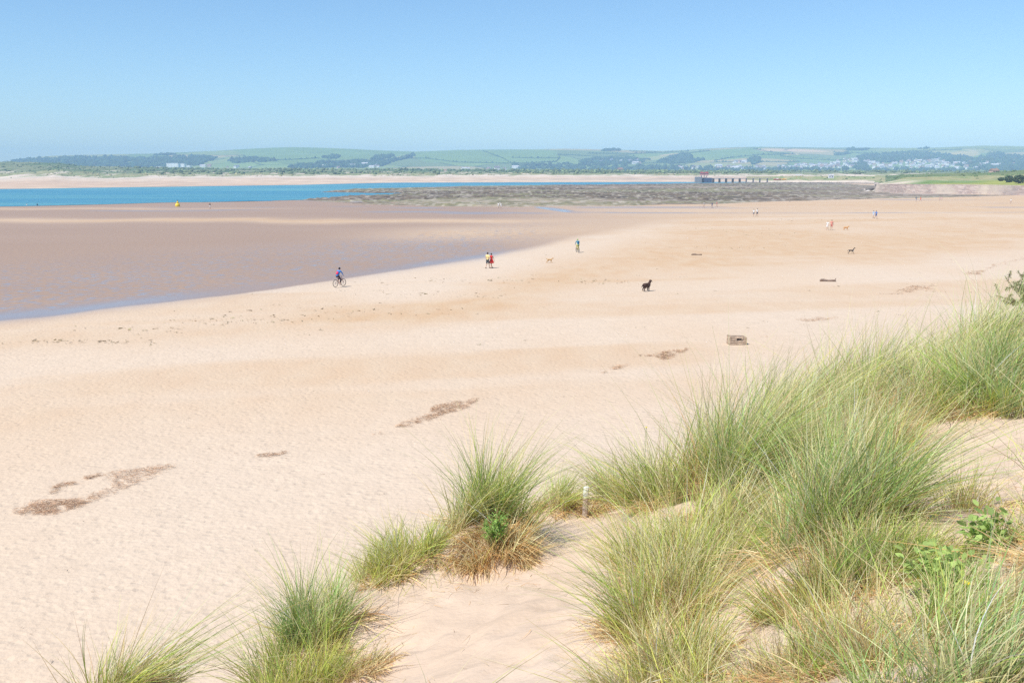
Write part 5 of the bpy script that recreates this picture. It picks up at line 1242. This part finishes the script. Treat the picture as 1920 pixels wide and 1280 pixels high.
# ================================================================== PLANTS IN THE DUNE
def leaves(name, P0, dirs, L_, W_, col, mt, parent=None, droop=.3, seed=0):
    rg = np.random.default_rng(seed); n = len(P0); ts = np.array([0, .3, .65, 1.0]); wsx = np.array([.25, 1.0, .8, .06])
    dirs = unit(dirs); side = unit(np.cross(dirs, np.array([0, 0, 1.0]) + rg.normal(0, .3, (n, 3)))); V = []
    for t_, w_ in zip(ts, wsx):
        c_ = P0 + dirs * (L_ * t_)[:, None] + np.array([0, 0, -1.0]) * (droop * L_ * t_ * t_)[:, None]
        V += [c_ - side * (W_ * w_ * .5)[:, None], c_ + side * (W_ * w_ * .5)[:, None]]
    V = np.stack(V, 1).reshape(-1, 3); b_ = np.arange(n)[:, None] * 8 + np.array([0, 2, 4])[None]; b_ = b_.ravel(); Q = np.stack([b_, b_ + 1, b_ + 3, b_ + 2], 1)
    me = np_mesh(name, V, Q, col=np.repeat(col, 8, 0)); return link(name, me, mt, parent)
plm = mat_attr("leaf", .6, .2, .1, 5, trans=.45)
def rosette(px, d, up, R_, n, L0, W0, col, label, name="green_plant", cat="plant", seed=0, stems=6, grp=None):
    rg = np.random.default_rng(400 + seed); x = float(azk(px) * d); z = float(dune_z(x, d)); e = empty(name, (x, d, z)); tag(e, label, cat, grp)
    bm = bmesh.new(); tips = []
    for k in range(stems):
        a = rg.uniform(0, 6.28); tp = Vector((math.cos(a) * R_ * .6, math.sin(a) * R_ * .5, up + rg.uniform(-.3, .6) * R_)); tips.append(tp); cone_tube(bm, (0, 0, -.02), tp, .004, .0025, 5)
    obj("stem", bm, cm((.16, .24, .07)), e)
    w_ = rg.integers(0, stems, n); P0 = np.array([tips[i][:] for i in w_]) * rg.uniform(.55, 1.0, (n, 1)); P0 += rg.normal(0, R_ * .22, (n, 3)); P0[:, 2] = np.maximum(P0[:, 2], .02)
    dirs = np.stack([P0[:, 0], P0[:, 1], rg.uniform(.1, .9, n) * R_], 1) + rg.normal(0, R_ * .4, (n, 3))
    colr = np.array(col)[None] * rg.uniform(.65, 1.35, (n, 1))
    leaves("leaves", P0, dirs, L0 * rg.uniform(.6, 1.2, n), W0 * rg.uniform(.7, 1.2, n), colr, plm, e, seed=seed)
rosette(924, 7.95, .27, .11, 420, .055, .012, (.30, .48, .12), "vivid green bushy plant in the dry straw below the crest tussock", seed=1, stems=14)
rosette(1805, 4.5, .10, .17, 190, .055, .030, (.42, .55, .17), "broad-leaved bright green plant behind the nearest blades", "leafy_plant", seed=2)
rosette(1850, 4.3, .10, .15, 150, .05, .028, (.43, .56, .18), "broad-leaved plant right of the first among the near blades", "leafy_plant", seed=3)
rosette(1915, 4.7, .16, .15, 170, .055, .030, (.43, .56, .18), "broad-leaved bright green plant at the right edge of the picture", "leafy_plant", seed=4)
rosette(1835, 9.2, .10, .12, 150, .035, .016, (.20, .34, .07), "small leafy plant at the foot of the grass above the hollow", "leafy_plant", seed=5)
rosette(1400, 6.3, .12, .10, 110, .04, .016, (.22, .38, .08), "small leafy plant in the grass above the small sand pocket", "leafy_plant", seed=6)
yfl = mat("yellow_petal", (.75, .62, .04), .6, .3, vary=.1)
for i, (px, py, d, r, lb) in enumerate([(1099, 893, 9.8, .022, "yellow flower just left of the white topped post"), (1427, 800, 8.6, .02, "yellow flower high in the big grass bank"),
        (1210, 801, 9.9, .016, "yellow flower above the dark tuft right of the post"), (1797, 1148, 4.2, .020, "upper yellow flower among the near blades"), (1805, 1170, 4.15, .022, "lower yellow flower among the near blades"), (1712, 1160, 4.6, .018, "yellow flower under the large wind-bent tussock")]):
    x, y, z = at_depth(px, py, d); zg = float(dune_z(x, y)); e = empty("yellow_flower", (x, y, zg)); tag(e, lb, "flower", "yellow flowers in the dune grass")
    hgt_ = max(z - zg, .1); bm = bmesh.new(); cone_tube(bm, (0, 0, -.02), (.01, 0, hgt_), .0025, .002, 5); obj("stem", bm, cm((.18, .26, .08)), e)
    bm = bmesh.new()
    for k in range(10):
        a = 2 * math.pi * k / 10; c_ = Vector((.01, 0, hgt_)); t1 = Vector((math.cos(a), math.sin(a), .25)) * r; s_ = Vector((-math.sin(a), math.cos(a), 0)) * r * .28
        bm.faces.new([bm.verts.new(v) for v in (c_, c_ + t1 * .6 - s_, c_ + t1, c_ + t1 * .6 + s_)])
    capsule(bm, (.01, 0, hgt_ - .004), (.01, 0, hgt_ + .004), r * .35, r * .3, 8, 2); obj("flower_head", bm, yfl, e)
# olive shrub at the right edge
SD = 12.9; x = float(azk(1972) * SD); z = float(dune_z(x, SD)); e = empty("olive_shrub", (x, SD, z)); tag(e, "feathery olive green shrub at the right edge of the dune crest", "shrub"); e.scale = (.82, .82, .80)
rg = np.random.default_rng(8); bm = bmesh.new(); tips = []
for k in range(34):
    a = rg.uniform(0, 6.28); out = rg.uniform(.15, .66); mid = Vector((math.cos(a) * out * .5, math.sin(a) * out * .5, rg.uniform(.45, .75))); tp = Vector((math.cos(a) * out, math.sin(a) * out, rg.uniform(.5, 1.35) * (1.05 - .45 * out)))
    cone_tube(bm, (0, 0, -.1), mid, .011, .007, 6); cone_tube(bm, mid, tp, .007, .003, 5); tips.append((mid, tp))
    for j in range(3):
        b0 = mid.lerp(tp, rg.uniform(.2, .9)); b1 = b0 + Vector(rg.normal(0, .09, 3)) + Vector((0, 0, .08)); cone_tube(bm, b0, b1, .005, .003, 5); tips.append((b0, b1))
obj("branches", bm, barkm, e)
P0, Dd = [], []
for a_, b_ in tips:
    ax = (b_ - a_).normalized()
    for j in range(130): P0.append(a_.lerp(b_, rg.uniform(.35, 1.02))[:]); Dd.append((ax * .6 + Vector(rg.normal(0, .6, 3)))[:])
n = len(P0); leaves("leaves", np.array(P0), np.array(Dd), rg.uniform(.03, .06, n), rg.uniform(.005, .009, n), np.array([.46, .46, .27])[None] * rg.uniform(.6, 1.4, (n, 1)), plm, e, seed=9)

# ================================================================== SEAWEED AND LITTER ON THE BEACH
wrm = mat_attr("dry_seaweed", .9, .15, .2, 3)
def bits(name, pts, size, pal_, label, seed, wide=.16, lift=.05, along=None):
    rg = np.random.default_rng(seed); n = len(pts); P0 = np.zeros((n, 3)); P0[:, :2] = pts
    P0[:, 2] = (fbm(P0[:, 0] * .06, P0[:, 1] * .06, 9) - .5) * .16 * 1.0 - .02 + rg.uniform(.0, lift, n) + .03
    a = rg.uniform(0, 6.28, n) if along is None else rg.normal(along, .55, n); L_ = size * rg.uniform(.4, 1.6, n); d0 = np.stack([np.cos(a), np.sin(a), rg.normal(0, .12, n)], 1)
    bd = np.stack([rg.normal(0, .5, n), rg.normal(0, .5, n), rg.uniform(-.15, .05, n)], 1)
    c = np.array(pal_)[rg.integers(0, len(pal_), n)] * rg.uniform(.6, 1.3, (n, 1))
    nseg = 3; t_ = np.linspace(0, 1, nseg + 1)[None, :, None]
    Pn = P0[:, None] + L_[:, None, None] * (d0[:, None] * t_ + bd[:, None] * t_ * t_)
    side = unit(np.cross(d0, np.array([0, 0, 1.0]) + rg.normal(0, .5, (n, 3)))); wd = (wide * L_)[:, None, None] * np.clip(1 - t_ ** 2, .2, 1) * .5
    V = np.stack([Pn - side[:, None] * wd, Pn + side[:, None] * wd], 2).reshape(-1, 3); i = ((np.arange(n) * (nseg + 1) * 2)[:, None] + (np.arange(nseg) * 2)[None]).ravel()
    me = np_mesh(name, V, np.stack([i, i + 1, i + 3, i + 2], 1), col=np.repeat(c, (nseg + 1) * 2, 0)); return tag(link(name, me, wrm), label, kind="stuff")
WP = [(.50, .30, .18), (.36, .22, .14), (.56, .36, .22), (.62, .44, .29)]
def patch(polys, n, size, label, seed, thr=.36):
    rg = np.random.default_rng(seed); pts = []
    pw = np.array([abs(sum(a[0] * b[1] - b[0] * a[1] for a, b in zip(p, p[1:] + p[:1]))) for p in polys], float); pw /= pw.sum()
    while len(pts) < n:
        poly = polys[rg.choice(len(polys), p=pw)]; xs = [p[0] for p in poly]; ys = [p[1] for p in poly]
        x = rg.uniform(min(xs) - 6, max(xs) + 6); y = rg.uniform(min(ys) - 2, max(ys) + 2); X_, Y_, _ = ground_pt(x, y)
        j = (fbm(X_ * 1.1, Y_ * 1.1, 150, 3) - .5) * 14
        if not inpoly(np.array([x + j]), np.array([y + j * .35]), poly)[0]: continue
        if fbm(X_ * 4.5, Y_ * 2.6, 151, 3) < thr + .05 and rg.random() < .9: continue
        pts.append((X_, Y_))
    bits("seaweed_wrack", np.array(pts), size * 1.35, WP, label, seed, wide=.085, lift=.07, along=.45)
patch([[(18,962),(40,946),(80,940),(140,938),(160,942),(150,950),(100,964),(50,966)], [(60,960),(120,940),(190,922),(215,905),(190,892),(235,880),(330,871),(325,877),(290,890),(255,906),(215,925),(160,943),(100,962)],
       [(60,960),(120,940),(190,922),(215,905),(190,892),(235,880),(330,871),(325,877),(290,890),(255,906),(215,925),(160,943),(100,962)]], 3100, .085, "big patch of dry brown seaweed on the sand at the lower left", 1, .34)
patch([[(85,922),(110,910),(140,905),(138,909),(112,914),(92,926)], [(155,897),(190,890),(188,894),(160,900)]], 380, .09, "thin curl of seaweed above the big patch", 2)
patch([[(738,801),(770,784),(800,778),(815,760),(850,754),(908,747),(880,760),(850,772),(805,785),(765,800)]], 1500, .11, "reddish seaweed patch in the middle of the beach", 3)
patch([[(1180,669),(1232,663),(1250,656),(1288,654),(1262,668),(1240,676),(1225,667)]], 900, .12, "thin seaweed patch beyond the middle one", 4, .35)
patch([[(1140,693),(1160,686),(1180,685),(1160,691)], [(1122,700),(1132,698),(1132,701)]], 160, .12, "few strands of seaweed left of the thin patch", 5)
patch([[(1680,543),(1715,535),(1755,534),(1738,542),(1700,547)], [(1640,551),(1700,549),(1690,552)]], 700, .14, "pale brown seaweed smear on the upper right of the beach", 6, .35)
patch([[(1808,514),(1830,508),(1850,507),(1838,514),(1815,517)], [(1845,503),(1880,492),(1920,483),(1918,487),(1880,496),(1850,506)]], 600, .15, "seaweed streak climbing to the right edge of the beach", 7, .35)
patch([[(1490,600),(1520,597),(1570,595),(1545,601),(1510,603)], [(1425,634),(1445,631),(1438,635)]], 380, .12, "faint seaweed line above the grass bank crest", 8, .35)
patch([[(470,856),(490,850),(535,845),(530,850),(495,855)], [(690,815),(712,808),(708,814)]], 200, .10, "little scraps of seaweed left of the middle patch", 9, .3)
# scattered specks: along the strand lines and everywhere thinly
rg = np.random.default_rng(55); pts = []
while len(pts) < 900:
    m_ = rg.random()
    if m_ < .30: x = rg.uniform(-200, 2000); y = np.interp(x, [-200, 0, 600, 900, 1300, 1920], [700, 648, 585, 540, 470, 425]) + rg.normal(0, 16)
    elif m_ < .45: x = rg.uniform(900, 1920); y = rg.uniform(415, 560)
    elif m_ < .62: x = rg.uniform(-100, 1500); y = np.interp(x, [-100, 330, 740, 1180, 1500], [985, 872, 800, 690, 600]) + rg.normal(0, 14)
    else: x = rg.uniform(-200, 1950); y = rg.uniform(540, 1250)
    if y < np.interp(x, WX, WY) + 4: continue
    q_ = ground_pt(x, y); c0 = rg.integers(1, 5) if y < 640 else rg.integers(1, 4)
    for k in range(c0): pts.append((q_[0] + rg.normal(0, .25), q_[1] + rg.normal(0, .12)))
P_ = np.array(pts); bits("scattered_seaweed", P_[P_[:, 1] > 60], .13, [(.22, .19, .10), (.19, .14, .09), (.30, .22, .14)], "scattered scraps of seaweed over the far half of the beach", 56, wide=.3)
bits("sand_litter", P_[P_[:, 1] <= 60], .055, [(.26, .19, .13), (.34, .25, .17), (.20, .15, .11)], "small specks of litter on the near beach", 59, wide=.22, lift=.01)
rg = np.random.default_rng(57); pts = []
for (x0, y0, n_, sx, sy) in [(170,640,60,50,3),(250,618,30,60,3),(500,598,50,60,4),(430,603,30,40,3),(700,583,40,60,4),(880,527,50,60,4),(830,552,30,60,3),(1100,526,30,30,2),(1140,530,20,20,2),(1430,440,40,40,3),(1500,416,40,30,3),(1560,412,40,40,3),(1450,412,20,20,2),(1330,430,30,30,3),(1380,465,20,20,2),(1300,372+92,20,20,1)]:
    for k in range(n_): q_ = ground_pt(x0 + rg.normal(0, sx * 1.5), y0 + rg.normal(0, sy)); pts.append(q_[:2])
bits("strandline_weed", np.array(pts), .20, [(.32, .28, .15), (.30, .23, .14), (.38, .29, .19)], "dark weed scraps along the damp strand lines", 58, wide=.35)
# ================================================================== HAZE
hb_ = bmesh.new(); bmesh.ops.create_cube(hb_, size=1.0)
zt_, zb_ = 175.0, -3.6
for v in hb_.verts:
    v.co = Vector((v.co.x * 20500, -1500 if v.co.y < 0 else 7200, zt_ if v.co.z > 0 else zb_))
me = bpy.data.meshes.new("haze"); hb_.to_mesh(me); hb_.free()
hm = bpy.data.materials.new("haze"); hm.use_nodes = True; t = hm.node_tree; t.nodes.clear()
o_ = t.nodes.new("ShaderNodeOutputMaterial"); pv = t.nodes.new("ShaderNodeVolumePrincipled")
pv.inputs["Color"].default_value = (.46, .70, .97, 1); pv.inputs["Density"].default_value = 1.9e-4; pv.inputs["Anisotropy"].default_value = -0.3
t.links.new(pv.outputs[0], o_.inputs["Volume"])
tag(link("haze", me, hm, smooth=False), kind="stuff")
